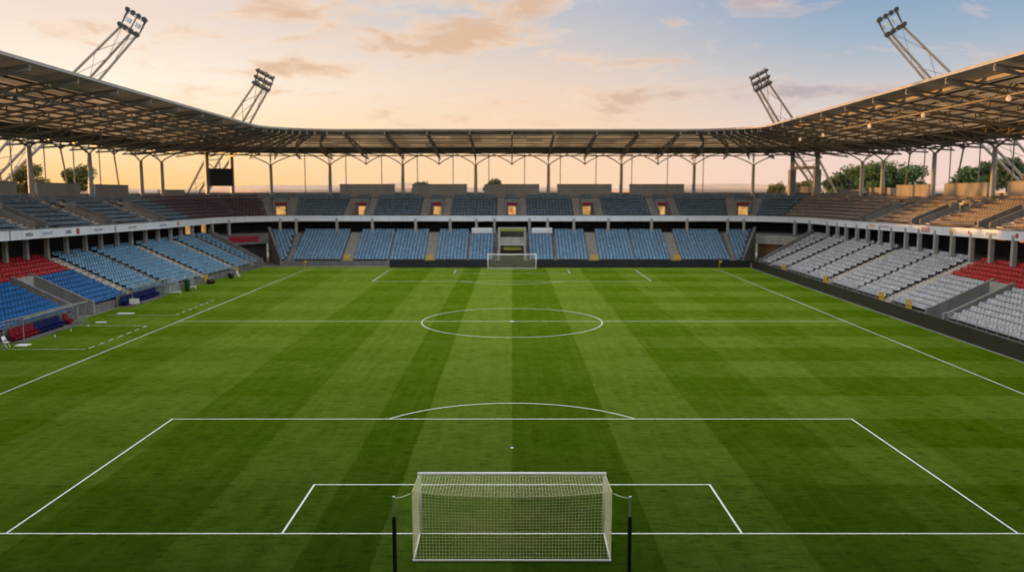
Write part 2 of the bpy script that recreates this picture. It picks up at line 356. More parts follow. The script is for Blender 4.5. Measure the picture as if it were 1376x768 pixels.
ROOTS = {}
for side, S in STANDS.items():
    root = thing('grandstand', LABELS[side], 'grandstand', at((S['rng'][0] + S['rng'][1]) / 2, 8, 0))
    ROOTS[side] = root
    t0, t1 = S['rng']; l0, l1 = S['low']
    # ---- lower terrace
    mb = MB()
    for a, b in sections(l0, l1, S['tun']): sweep(mb, seq(a, b), low_prof(0, TUN_ROWS))
    sweep(mb, seq(l0, l1), low_prof(TUN_ROWS, LN, 2.35))
    for a, b in sections(l0, l1, S['tun']): sweep(mb, seq(a, b), lambda t: [(s0_low(t) + LT * TUN_ROWS + .004, 0), (s0_low(t) + LT * TUN_ROWS + .004, 2.34), (s0_low(t) + LT * LN, 2.34), (s0_low(t) + LT * LN, 0)])
    lower = mb.build('lower_terrace', 'conc_d', root)
    # ---- concourse behind it: floor, back wall, soffit
    mb = MB()
    sweep(mb, seq(t0, t1), lambda t: [(s0_low(t) + LT * LN + .003, 4.95), (s0_low(t) + LT * LN + .003, 5.12), (19.2, 5.12), (19.2, 4.95)])
    mb.build('concourse_floor', 'conc', root)
    mb = MB()
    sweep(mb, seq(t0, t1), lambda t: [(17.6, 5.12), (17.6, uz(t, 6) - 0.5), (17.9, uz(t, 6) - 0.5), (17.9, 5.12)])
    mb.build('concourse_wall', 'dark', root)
    # ---- upper terrace with real notches for the vomitories
    mb = MB()
    vn = []
    for v in S['voms']:
        k = 1.3 if abs(v) < 38 or abs(v) > 68 else 1.3 / (17 * R(3)); vn.append((v - k, v + k))
    sweep(mb, seq(t0, t1), up_prof(0, 1))
    for a, b in sections(t0, t1, vn): sweep(mb, seq(a, b), up_prof(1, 5))
    sweep(mb, seq(t0, t1), up_prof(5, UN))
    # back gangway
    sweep(mb, seq(t0, t1), lambda t: [(US1 + .002, uback(t) - .4), (US1 + .002, uback(t) + .18), (22.0, uback(t) + .18), (22.0, uback(t) - .4)])
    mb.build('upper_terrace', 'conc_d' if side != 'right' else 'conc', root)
    # ---- fascia
    mb = MB()
    fz = lambda t: 7.27 + 1.3 * bmp(t)
    sweep(mb, seq(t0, t1), lambda t: [(US0 - .32, fz(t)), (US0 - .32, fz(t) + .98), (US0 - .004, fz(t) + .98), (US0 - .004, fz(t))])
    fas = mb.build('fascia', 'fascia', root)
    mb = MB()
    sweep(mb, seq(t0, t1), lambda t: [(US0 - .36, fz(t) + .984), (US0 - .36, fz(t) + 1.03), (US0 + .04, fz(t) + 1.03), (US0 + .04, fz(t) + .984)])
    mb.build('coping', 'steel', fas)
    # ---- back wall with raised boxes between the columns
    mb = MB()
    sweep(mb, seq(t0, t1), lambda t: [(22.004, 4.9), (22.004, uback(t) + 1.1), (22.3, uback(t) + 1.1), (22.3, 4.9)])
    mb.build('back_wall', 'conc', root)
    if side == 'far': boxes = [(-28.4 + 14.2 * k - 5.35, -28.4 + 14.2 * k + 5.35, 2.65) for k in range(5)]
    else:
        g = 1 if side == 'right' else -1
        boxes = []
        for yc in (7.6, 23.3, 39.1, 54.9, 70.7, 86.6, 102.3):
            a, b = ty(g, yc + 5.6), ty(g, yc - 5.6); boxes.append((min(a, b), max(a, b), 2.45))
        if side == 'right': boxes.append((62.3, 66.8, 2.0))
        boxes.append((ty(g, 123.0) if False else g * 57.2, g * 61.0, 1.6))
    for a, b, h in boxes:
        a, b = min(a, b), max(a, b); mb = MB()
        sweep(mb, seq(a, b), lambda t: [(21.55, uback(t) + .185), (21.55, uback(t) + h), (22.55, uback(t) + h), (22.55, uback(t) + 1.104), (21.99, uback(t) + 1.104), (21.99, uback(t) + .185)])
        bx = mb.build('parapet_panel', 'panel', root)
        mb = MB()
        sweep(mb, seq(a, b), lambda t: [(21.48, uback(t) + h + .003), (21.48, uback(t) + h + .1), (22.62, uback(t) + h + .1), (22.62, uback(t) + h + .003)])
        mb.build('coping', 'steel', bx)
    # ---- columns
    if side == 'far': cols = [-44.7, -35.5, -21.3, -7.1, 7.1, 21.3, 35.5, 44.7]; mids = [-28.4, -14.2, 0, 14.2, 28.4]
    else:
        g = 1 if side == 'right' else -1
        cols = [ty(g, y) for y in (0, 15.5, 31.3, 47, 63, 78.7, 94.4, 110.5)] + [g * 61.3]; mids = [ty(g, y) for y in (7.7, 23.4, 39.1, 55, 70.8, 86.5, 102.3)]
    CS = 21.0
    def ztop(t): return 17.7 if side == 'far' else 18.4 + 1.3 * bmp(t) - (.5 if abs(t) < 68 else 0)
    def zroof(t, s):                       # underside of the roof skin
        zi, zo = 22.95 + 1.15 * bmp(t), 20.3 + .1 * bmp(t)
        return zi + (zo - zi) * (s + 2) / 26.0
    for c in cols:
        mb = MB(); p = at(c, CS, uback(c) + .19); q = at(c, CS, ztop(c))
        mb.tube([p, q], [.36, .30], 12); mb.tube([at(c, CS, uback(c) + .185), at(c, CS, uback(c) + .5)], .5, 12)
        colm = mb.build('column', 'steel_l', root)
        mb = MB()
        for d in (-1, 1):
            pts = []
            for k in range(7):
                u = k / 6; pts.append(at(c + d * 3.6 * u, CS, ztop(c) - .15 + (zroof(c, CS) - .75 - ztop(c)) * (u ** 0.75)))
            mb.tube(pts, .11, 6)
        for ds in ((-2.2, 1.8) if side == 'far' else (1.8,)): mb.tube([at(c, CS, ztop(c) - .3), at(c, CS + ds, zroof(c, CS + ds) - .6)], .08, 6)
        mb.build('bracket_arm', 'steel', colm)
    for c in mids:
        mb = MB()
        for d in (-1, 1):
            pts = []
            for k in range(7):
                u = k / 6; pts.append(at(c + d * 3.6 * u, CS, ztop(c) + .1 + (zroof(c, CS) - .95 - ztop(c)) * (u ** 0.75)))
            mb.tube(pts, .1, 6)
        mb.tube([at(c, CS, ztop(c)), at(c, CS, zroof(c, CS) - .5)], .12, 6)
        if side != 'far':
            g = 1 if side == 'right' else -1
            mb.tube([at(c, CS, ztop(c)), at(c - g * 3.0, CS + .9, uback(c) + 2.4)], .12, 6)
        mb.build('hanger_bracket', 'steel', root)
    # slim posts carrying the outer edge
    outs = ([-42 + 7.1 * k + 1.9 for k in range(12)] if side == 'far' else [ty(g, y) for y in range(0, 112, 8)])
    for c in outs:
        mb = MB(); mb.tube([at(c, 24.2, 0), at(c, 24.2, zroof(c, 24.0) - .3)], .09, 6); mb.build('outer_post', 'steel', root)
    # ---- roof
    mb = MB()
    sweep(mb, seq(t0, t1, 3.5), lambda t: [(1.3, zroof(t, 1.3)), (1.3, zroof(t, 1.3) + .1), (17.6, zroof(t, 17.6) + .1), (17.6, zroof(t, 17.6))], atr)
    roof = mb.build('roof', 'roof', root)
    mb = MB()
    sweep(mb, seq(t0, t1, 3.5), lambda t: [(17.61, zroof(t, 17.61) - .06), (17.61, zroof(t, 17.61) + .14), (24, zroof(t, 24) + .14), (24, zroof(t, 24) - .06)], atr)
    mb.build('solid_deck', 'steel_d', roof)
    mb = MB()
    sweep(mb, seq(t0, t1, 3.5), lambda t: [(-1.85, zroof(t, -1.85) + .05), (-1.85, zroof(t, -1.85) + .12), (1.29, zroof(t, 1.29) + .12), (1.29, zroof(t, 1.29) + .05)], atr)
    mb.build('edge_sheet', 'roof_strip', roof)
    mb = MB()
    for s_, w, h, dz in ((-2.0, .22, .26, -.14), (1.2, .3, .3, -.28), (23.9, .3, .8, -.3)):
        sweep(mb, seq(t0, t1, 3.5), lambda t: [(s_ - w / 2, zroof(t, s_) + dz - .02), (s_ - w / 2, zroof(t, s_) + dz + h), (s_ + w / 2, zroof(t, s_) + dz + h), (s_ + w / 2, zroof(t, s_) + dz - .02)], atr)
    mb.build('edge_beam', 'steel_l' if side != 'far' else 'steel', roof)
    PD = .10 if side == 'far' else .17
    mb = MB()                                   # catwalk truss chord hanging under the inner third
    for s_, dz, w in (((3.6, -.62, .14),) if side == 'far' else ((3.6, -1.15, .16),)) + ((19.0, -.95, .18), (22.6, -.95, .18)):
        sweep(mb, seq(t0, t1, 3.5), lambda t: [(s_ - w, zroof(t, s_) + dz - .08), (s_ - w, zroof(t, s_) + dz + .08), (s_ + w, zroof(t, s_) + dz + .08), (s_ + w, zroof(t, s_) + dz - .08)], atr)
    mb.build('truss_chord', 'steel', roof)
    for k in range(7 if side == 'far' else 11):  # purlins
        s_ = 3.9 + 3.0 * k if side == 'far' else 2.5 + 1.95 * k
        mb = MB(); sweep(mb, seq(t0, t1, 3.5), lambda t: [(s_ - .09, zroof(t, s_) - PD), (s_ - .09, zroof(t, s_) - .003), (s_ + .09, zroof(t, s_) - .003), (s_ + .09, zroof(t, s_) - PD)], atr)
        mb.build('purlin', 'steel_d', roof)
    if side == 'far': rts = [-35.5 + 7.1 * k for k in range(11)] + [-50.5, -47.2, -44.0, -40.6, 40.6, 44.0, 47.2, 50.5]
    else: rts = [ty(g, y) for y in [0.1 + 7.85 * k for k in range(-0, 15)]] + [g * (53.5 + 3.6 * k) for k in range(4)]
    for c in rts:
        mb = MB()
        tp = lambda s: atr(c, s, zroof(c, s) - .3); n = 9
        dep = lambda s: .35 + .95 * max(0, 1 - abs(s - 19) / 21.0)
        bt = lambda s: atr(c, s, zroof(c, s) - .3 - dep(s))
        ss = [-1.9 + 25.7 * k / n for k in range(n + 1)]
        for k in range(n):
            mb.bar(tp(ss[k]), tp(ss[k + 1]), .22, .2); mb.bar(bt(ss[k]), bt(ss[k + 1]), .26, .24)
            mb.bar(tp(ss[k]), bt(ss[k]), .12); mb.bar(bt(ss[k]) if k % 2 else tp(ss[k]), tp(ss[k + 1]) if k % 2 else bt(ss[k + 1]), .12)
        mb.build('rafter', 'steel', roof)
    mb = MB()                                   # zig-zag web of the outer ring truss
    ts = seq(t0, t1, 3.5)
    for i in range(len(ts) - 1):
        for sa, sb in ((19.0, 22.6),):
            a0, a1 = (sa, sb) if i % 2 else (sb, sa)
            mb.bar(atr(ts[i], a0, zroof(ts[i], a0) - 1.0), atr(ts[i + 1], a1, zroof(ts[i + 1], a1) - 1.0), .14)
            mb.bar(atr(ts[i], sa, zroof(ts[i], sa) - 1.0), atr(ts[i + 1], sa, zroof(ts[i + 1], sa) - .1), .12)
    mb.build('truss_web', 'steel', roof)
    if side != 'far':
        mb = MB()
        for i in range(len(ts) - 1):
            za, zb = (-1.15, -.1) if i % 2 else (-.1, -1.15)
            mb.bar(atr(ts[i], 3.6, zroof(ts[i], 3.6) + za), atr(ts[i + 1], 3.6, zroof(ts[i + 1], 3.6) + zb), .09)
        mb.build('catwalk_web', 'steel', roof)
    # small lamps along the inner catwalk
    if side != 'far':
        for y in (30, 46, 62, 76, 92, 103):
            c = ty(g, y); mb = MB(); p = atr(c, 3.3, zroof(c, 3.3) - 1.55)
            rings = []
            for k, (dz, r) in enumerate(((.32, .05), (.26, .12), (.1, .2), (-.08, .22), (-.2, .14), (-.24, .02))):
                rings.append([p + Vector((r * math.cos(2 * math.pi * j / 10), r * math.sin(2 * math.pi * j / 10), dz)) for j in range(10)])
            mb.loft(rings); mb.build('catwalk_lamp', 'bulb' if side == 'right' else 'lens', roof, True)
    # ---- concourse columns
    cc = []
    if side == 'far':
        x = -36.0
        cc = [-44, -40, -32, -25.5, -17.6, -11.3, -6.5, -3.2, 3.2, 6.5, 11.3, 17.6, 25.5, 32, 40, 44]
    else: cc = [ty(g, y + d) for y in (7, 15.5, 23.5, 31.3, 39.2, 47, 55, 63, 71, 78.7, 86.5, 94.4, 102) for d in (-.9, 3.2)] + [g * 62.5, g * 57.5]
    for c in cc:
        mb = MB(); s_ = s0_low(c) + LT * LN - .5
        zt = uz0(c) + .1
        n_ = (at(c, 1) - at(c, 0)).normalized(); tdir = Vector((-n_.y, n_.x, 0))
        p = at(c, s_, 0)
        def cpt(a, b, z): return p + n_ * a + tdir * b + Vector((0, 0, z))
        mb.hexa([cpt(-.22, -.22, lz(LN - 1) + .003), cpt(.22, -.22, lz(LN - 1) + .003), cpt(.22, .22, lz(LN - 1) + .003), cpt(-.22, .22, lz(LN - 1) + .003), cpt(-.22, -.22, zt), cpt(.22, -.22, zt), cpt(.22, .22, zt), cpt(-.22, .22, zt)])
        mb.build('concourse_column', 'conc_l', root)
    # ---- vomitories in the upper tier
    for v, (a, b) in zip(S['voms'], vn):
        mb = MB()
        w = 0.22 / (1 if abs(v) < 38 or abs(v) > 68 else 17 * R(3))
        zf = uz(v, 0)
        for c, d in ((a, w), (b, -w)):       # wing walls with sloped tops
            c0, c1 = min(c, c + d), max(c, c + d)
            pr = [(US0 + UT + .01, zf - .1), (US0 + UT + .01, uz(v, 1) + .75), (US0 + UT * 5, uz(v, 5) + .75), (US0 + UT * 5, zf - .1)]
            sweep(mb, [c0 + .002, c1 - .002], lambda t: pr)
        sweep(mb, [a, b], lambda t: [(US0 + UT + .003, zf - .12), (US0 + UT + .003, zf - .004), (US0 + UT * 5 - .2, zf - .004), (US0 + UT * 5 - .2, zf - .12)])
        sb = US0 + UT * 5
        zt = uz(v, 5) + .9; zd = zf + 2.35      # header over the door
        sweep(mb, [a + w, b - w], lambda t: [(sb - .22, zd), (sb - .22, zt), (sb - .02, zt), (sb - .02, zd)])
        for c0, c1 in ((a + w, a + w * 2.6), (b - w * 2.6, b - w)):
            sweep(mb, [c0, c1], lambda t: [(sb - .22, zf), (sb - .22, zd - .003), (sb - .02, zd - .003), (sb - .02, zf)])
        vm = mb.build('vomitory', 'conc', root)
        mb = MB(); sweep(mb, [a + w * 2.7, b - w * 2.7], lambda t: [(sb + .1, zf + .01), (sb + .1, zd), (sb + .16, zd), (sb + .16, zf + .01)])
        mb.build('sunset_glow_panel' if side == 'far' else 'dark_doorway', 'warm' if side == 'far' else 'dark', vm)  # far side: glowing panel imitates low sun seen through the portal
        if side == 'far':
            mb = MB(); sweep(mb, [a + w * 1.2, b - w * 1.2], lambda t: [(sb - .27, zd + .05), (sb - .27, zd + .5), (sb - .224, zd + .5), (sb - .224, zd + .05)])
            mb.build('red_sign', 'redsign', vm)
        # the two stairs flanking it
        for dd in (-1, 1):
            off = dd * (2.0 if abs(v) < 38 or abs(v) > 68 else 2.0 / (17 * R(3)))
            hw = .72 if abs(v) < 38 or abs(v) > 68 else .72 / (17 * R(3))
            mb = MB()
            for i in range(UN):
                z = uz(v + off, i)
                f0 = US0 + UT * i + (.01 if i == 0 else -.014); zb = z + .003 if i == 0 else z - UR + .054
                sweep(mb, [v + off - hw, v + off + hw], lambda t: [(f0, zb), (f0, z + .05), (US0 + UT * (i + 1) - .016, z + .05), (US0 + UT * (i + 1) - .016, z + .003), (US0 + UT * i - .001 if i else f0 + .001, z + .003), (US0 + UT * i - .001 if i else f0 + .001, zb)])
                if i < UN - 1: sweep(mb, [v + off - hw, v + off + hw], lambda t: [(US0 + UT * (i + .5), z + .052), (US0 + UT * (i + .5), z + .28), (US0 + UT * (i + 1) - .017, z + .28), (US0 + UT * (i + 1) - .017, z + .052)])
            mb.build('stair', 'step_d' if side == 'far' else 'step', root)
    # ---- lower stairs
    for c, hw in S['low_aisles']:
        mb = MB()
        for i in range(LN):
            k = 1 if abs(c) < 38 or abs(c) > 68 else (RC + LT * i + .4) * R(3); a, b = c - hw / k, c + hw / k
            z = lz(i); s0 = s0_low(c)
            f0 = s0 + LT * i + (.01 if i == 0 else -.014); zb = z + .003 if i == 0 else z - LR + .054
            sweep(mb, [a, b], lambda t: [(f0, zb), (f0, z + .05), (s0 + LT * (i + 1) - .016, z + .05), (s0 + LT * (i + 1) - .016, z + .003), (s0 + LT * i - .001 if i else f0 + .001, z + .003), (s0 + LT * i - .001 if i else f0 + .001, zb)])
            if i < LN - 1: sweep(mb, [a, b], lambda t: [(s0 + LT * (i + .5), z + .052), (s0 + LT * (i + .5), z + .22), (s0 + LT * (i + 1) - .017, z + .22), (s0 + LT * (i + 1) - .017, z + .052)])
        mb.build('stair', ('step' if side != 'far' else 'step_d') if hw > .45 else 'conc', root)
    # ---- tunnels through the lower tier
    for c0, c1 in S['tun']:
        c0, c1 = min(c0, c1), max(c0, c1)
        for c, d in ((c0, .28), (c1, -.28)):
            a, b = min(c, c + d), max(c, c + d); mb = MB(); s0 = s0_low(c); se = s0 + LT * TUN_ROWS
            pr = [(s0 - .12, 0), (s0 - .12, lz(0) + .62), (s0 + .4, lz(0) + .72), (se + .25, lz(TUN_ROWS) + .72), (se + .25, 2.3), (se - .01, 2.3), (se - .01, 0)]
            sweep(mb, [a, b], lambda t: pr); tw = mb.build('tunnel_wall', 'conc', root)
            mb = MB()
            mb.bar(at((a + b) / 2, s0 - .1, lz(0) + .665), at((a + b) / 2, s0 + .4, lz(0) + .775), .2, .07)
            mb.bar(at((a + b) / 2, s0 + .4, lz(0) + .775), at((a + b) / 2, se + .2, lz(TUN_ROWS) + .775), .2, .07)
            mb.bar(at((a + b) / 2, s0 - .16, 0.02), at((a + b) / 2, s0 - .16, lz(0) + .7), .3, .07)
            mb.build('coping', 'alu', tw)
        s0 = s0_low(c0); se = s0 + LT * TUN_ROWS; mb = MB()
        sweep(mb, [c0 + .28, c1 - .28], lambda t: [(se - .25, 2.3), (se - .25, lz(TUN_ROWS) + .5), (se + .2, lz(TUN_ROWS) + .5), (se + .2, 2.3)])
        mb.build('tunnel_lintel', 'conc_l', root)
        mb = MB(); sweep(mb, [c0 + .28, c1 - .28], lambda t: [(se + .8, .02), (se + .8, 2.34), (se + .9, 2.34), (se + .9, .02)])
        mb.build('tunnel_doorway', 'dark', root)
    # ---- end walls at the open corners
    if side == 'far': ends = [(l0, 1), (l1, -1)]
    elif side == 'left': ends = [(l1, -1)]
    else: ends = [(l0, 1)]
    for c, d in ends:
        k = 9 * R(3); a, b = min(c, c - d * .3 / k), max(c, c - d * .3 / k); s0 = s0_low(c); mb = MB()
        pr = [(s0 - .15, 0), (s0 - .15, lz(0) + .8), (s0 + .4, lz(0) + .8), (s0 + LT * LN, lz(LN) + .8), (s0 + LT * LN, 0)]
        sweep(mb, [a, b], lambda t: pr); mb.build('end_wall', 'conc', root)
    # ---- seats of this stand
    for i in range(LN):
        kk = lambda c: 1 if abs(c) < 38 or abs(c) > 68 else (RC + LT * i + .5) * R(3)
        cuts = [(max(c - (hw + .02) / kk(c), 38 if 38 < c < 68 else -999), min(c + (hw + .02) / kk(c), -38 if -68 < c < -38 else 999)) for c, hw in S['low_aisles']] + [(q, q) for q in (-68, -38, 38, 68)]
        cu = cuts + ([(min(c) - .15, max(c) + .15) for c in S['tun']] if i < TUN_ROWS else [])
        if side == 'far': cu = cuts + [(-3.0, 3.0)]
        for a, b in sections(l0 + .4, l1 - .4, cu):
            fill_row(side, 'lower', a, b, LT * i + .5, lz(i), i, lambda t: lower_colour(side, t, i))
    for i in range(UN):
        cu = []
        for v in S['voms']:
            k = 1 if abs(v) < 38 or abs(v) > 68 else 17 * R(3)
            cu += [(v - 2.75 / k, v + 2.75 / k)] if 1 <= i < 6 else [(v - 2.72 / k, v - 1.3 / k), (v + 1.3 / k, v + 2.72 / k)]
        for a, b in sections(t0 + .1, t1 - .1, cu):
            fill_row(side, 'upper', a, b, US0 + UT * i + .5, i, i, lambda t: upper_colour(side, t))

# --- added glowing panels imitate sunlit patches under right deck and in left corner
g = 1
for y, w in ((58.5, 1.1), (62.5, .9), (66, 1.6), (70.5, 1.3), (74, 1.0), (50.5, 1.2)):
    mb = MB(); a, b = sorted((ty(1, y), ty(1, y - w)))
    sweep(mb, [a, b], lambda t: [(17.35, 7.15), (17.35, 7.75), (17.58, 7.75), (17.58, 7.15)]); mb.build('sunlit_patch_panel', 'orange', ROOTS['right'])
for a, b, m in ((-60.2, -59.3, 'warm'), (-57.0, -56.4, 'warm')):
    mb = MB(); sweep(mb, [a, b], lambda t: [(17.3, 5.2), (17.3, 7.0), (17.58, 7.0), (17.58, 5.2)]); mb.build('sunset_glow_panel', m, ROOTS['left'] if a < -53 else ROOTS['far'])
# concrete lintels over the two corner passages, a red board on the left one
for tt in (-1, 1):
    rt = ROOTS['far'] if tt > 0 else ROOTS['left']
    ts = sorted((tt * 47.2, tt * 62.2)); mb = MB()
    sweep(mb, seq(*ts), lambda t: [(9.4, 3.3), (9.4, 4.9), (9.7, 4.9), (9.7, 3.3)]); mb.build('passage_lintel', 'conc_l' if tt > 0 else 'conc', rt)
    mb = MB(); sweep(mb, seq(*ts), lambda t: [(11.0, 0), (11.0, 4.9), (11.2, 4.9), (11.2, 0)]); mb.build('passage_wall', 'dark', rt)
mb = MB(); sweep(mb, seq(-58.0, -49.5), lambda t: [(9.3, 3.7), (9.3, 4.8), (9.39, 4.8), (9.39, 3.7)]); mb.build('red_board', 'redsign', ROOTS['left'])
# centre gantry of the far stand
mb = MB()
for x in (-2.22, 2.22):
    mb.box(x - .17, x + .17, FY - .1, FY + .35, 0, 6.6)
mb.box(-2.04, 2.04, FY - .05, FY + .3, 3.5, 3.95); mb.box(-2.04, 2.04, FY + .5, FY + .7, 3.96, 4.9); mb.box(-2.04, 2.04, FY + .0, FY + .25, 6.35, 6.6)
gan = mb.build('tunnel_gantry', 'conc_l', ROOTS['far'])
mb = MB(); mb.box(-2.03, 2.03, FY + .02, FY + .2, 5.95, 6.34); mb.box(-1.5, 1.6, FY + .3, FY + .4, 2.7, 3.2); mb.build('yellow_banner', 'yellowgreen', gan)
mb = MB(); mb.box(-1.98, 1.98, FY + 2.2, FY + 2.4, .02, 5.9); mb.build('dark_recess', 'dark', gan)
for x0, x1 in ((-7.3, -3.6), (3.6, 7.3)):
    mb = MB(); mb.box(x0, x1, FY + 8.6, FY + 9.35, lz(LN - 1) + .02, lz(LN - 1) + .95); mb.box(x0 + .15, x1 - .15, FY + 8.45, FY + 8.6, lz(LN - 1) + .3, lz(LN - 1) + .8); mb.build('press_desk', 'fascia', ROOTS['far'])
# marks along the fascia
def fmark(side, u_y, z, kind, m, w=.8, h=.5):
    c = ty(side, u_y); mb = MB(); fz = 7.27 + 1.3 * bmp(c) + .49 + z; s_ = US0 - .335
    if kind == 'disc':
        rr = h / 2
        for s2 in (s_, ): mb.loft([[at(c + rr * math.cos(2 * math.pi * k / 14), q, fz + rr * math.sin(2 * math.pi * k / 14)) for k in range(14)] for q in (s_, US0 - .322)])
    elif kind == 'block':
        a, b = c - w / 2, c + w / 2
        sweep(mb, [a, b], lambda t: [(s_, fz - h / 2), (s_, fz + h / 2), (US0 - .322, fz + h / 2), (US0 - .322, fz - h / 2)])
    else:   # a short row of upright strokes
        n = max(3, int(w / .3))
        for k in range(n):
            a = c - w / 2 + w * k / n; hh = h * (0.7 + .3 * ((k * 7) % 3) / 2)
            sweep(mb, [a, a + w / n * .62], lambda t: [(s_, fz - hh / 2), (s_, fz + hh / 2), (US0 - .322, fz + hh / 2), (US0 - .322, fz - hh / 2)])
    mb.build('sponsor_mark', m, ROOTS['right' if side > 0 else 'left'])
M['mk_red'] = mat('mark_red', (0.5, 0.05, 0.07), .6, .1); M['mk_pink'] = mat('mark_pink', (0.62, 0.33, 0.34), .6, .1); M['mk_grey'] = mat('mark_grey', (0.33, 0.34, 0.36), .6, .1)
M['mk_blue'] = mat('mark_blue', (0.30, 0.35, 0.48), .6, .1); M['mk_dark'] = mat('mark_dark', (0.13, 0.10, 0.16), .6, .1); M['mk_cream'] = mat('mark_cream', (0.7, 0.56, 0.36), .6, .1)
for a in ((1, 53.5, 0, 'disc', 'mk_red', .6, .55), (1, 58, 0, 'strokes', 'mk_grey', 2.2, .4), (1, 62.5, .05, 'disc', 'mk_red', .6, .42), (1, 66, 0, 'block', 'mk_cream', 1.5, .6), (1, 72.5, 0, 'block', 'mk_pink', 2.2, .7), (1, 84, 0, 'strokes', 'mk_pink', 3, .4), (1, 88, 0, 'block', 'mk_cream', 1.8, .5),
          (-1, 57.5, 0, 'strokes', 'mk_dark', 1.4, .45), (-1, 61.0, 0, 'strokes', 'mk_blue', 2.0, .4), (-1, 65.5, 0, 'strokes', 'mk_dark', 1.2, .5), (-1, 67.5, 0, 'block', 'mk_red', .7, .7), (-1, 72.5, 0, 'strokes', 'mk_grey', 2.4, .35), (-1, 77, 0, 'block', 'mk_blue', .5, .8), (-1, 82, 0, 'strokes', 'mk_grey', 2.6, .4), (-1, 92, 0, 'strokes', 'mk_blue', 2.4, .4), (-1, 97.5, 0, 'block', 'mk_pink', 1.0, .6), (-1, 51.5, 0, 'block', 'mk_blue', .4, .9), (-1, 54.0, 0, 'block', 'mk_blue', .3, 1.0)):
    fmark(*a)

# ------------------------------------------------------------------ ground, pitch and its lines
def sheet(name, x0, x1, y0, y1, z, m, kind='structure'):
    mb = MB(); mb.add([(x0, y0, z), (x1, y0, z), (x1, y1, z), (x0, y1, z)], [(0, 1, 2, 3)]); o = mb.build(name, m); tag(o, kind=kind); return o
sheet('ground', -3000, 3000, -3000, 3000, -0.03, 'earth')
sheet('paving', -70, 70, -12, 140, -0.012, 'apron')
sheet('pitch', -44.6, 40.6, -9.5, 110.2, 0.0, 'grass')
mb = MB(); LW = .046; Z = .004
def hl(x0, x1, y, w=LW): mb.add([(x0, y - w, Z), (x1, y - w, Z), (x1, y + w, Z), (x0, y + w, Z)], [(0, 1, 2, 3)])
def vl(x, y0, y1, w=LW): mb.add([(x - w, y0, Z), (x + w, y0, Z), (x + w, y1, Z), (x - w, y1, Z)], [(0, 1, 2, 3)])
def arc(cx, cy, r, a0, a1, n=64, w=LW):
    for k in range(n):
        a, b = a0 + (a1 - a0) * k / n, a0 + (a1 - a0) * (k + 1) / n
        mb.add([(cx + (r - w) * math.cos(a), cy + (r - w) * math.sin(a), Z), (cx + (r + w) * math.cos(a), cy + (r + w) * math.sin(a), Z), (cx + (r + w) * math.cos(b), cy + (r + w) * math.sin(b), Z), (cx + (r - w) * math.cos(b), cy + (r - w) * math.sin(b), Z)], [(0, 1, 2, 3)])
L = 105.0
vl(-34, -LW, L + LW); vl(34, -LW, L + LW)
hl(-34 + LW, 34 - LW, 0); hl(-34 + LW, 34 - LW, L); hl(-34 + LW, 34 - LW, L / 2)
for sg, y0 in ((1, 0), (-1, L)):
    for hwid, d in ((20.16, 16.5), (9.16, 5.5)):
        a, b = sorted((y0 + sg * LW, y0 + sg * (d + LW)))
        vl(-hwid, a, b); vl(hwid, a, b); hl(-hwid + LW, hwid - LW, y0 + sg * d)
    th = math.acos(5.5 / 9.15)
    arc(0, y0 + sg * 11, 9.15, sg * math.pi / 2 - th + .008, sg * math.pi / 2 + th - .008, 40)
    arc(0, y0 + sg * 11, .05, 0, 2 * math.pi, 14, .04)
arc(0, L / 2, 9.15, 0.008, math.pi - .008); arc(0, L / 2, 9.15, math.pi + .008, 2 * math.pi - .008); arc(0, L / 2, .16, 0.4, math.pi - .4, 10, .09); arc(0, L / 2, .16, math.pi + .4, 2 * math.pi - .4, 10, .09)
for cx, cy, a in ((-34, 0, 0), (34, 0, 90), (34, L, 180), (-34, L, 270)): arc(cx, cy, 1.0, R(a + 4), R(a + 86), 12)
# technical areas on the left
for y in (37.8, 49.8, 56.4):
    hl(-43.2, -36.1, y, .035)
for y0, y1 in ((38.2, 49.6), (56.8, 69.0)):
    y = y0
    while y < y1: vl(-36, y, min(y + 1.0, y1), .05); y += 1.75
o = mb.build('pitch_lines', 'line'); tag(o, kind='structure')

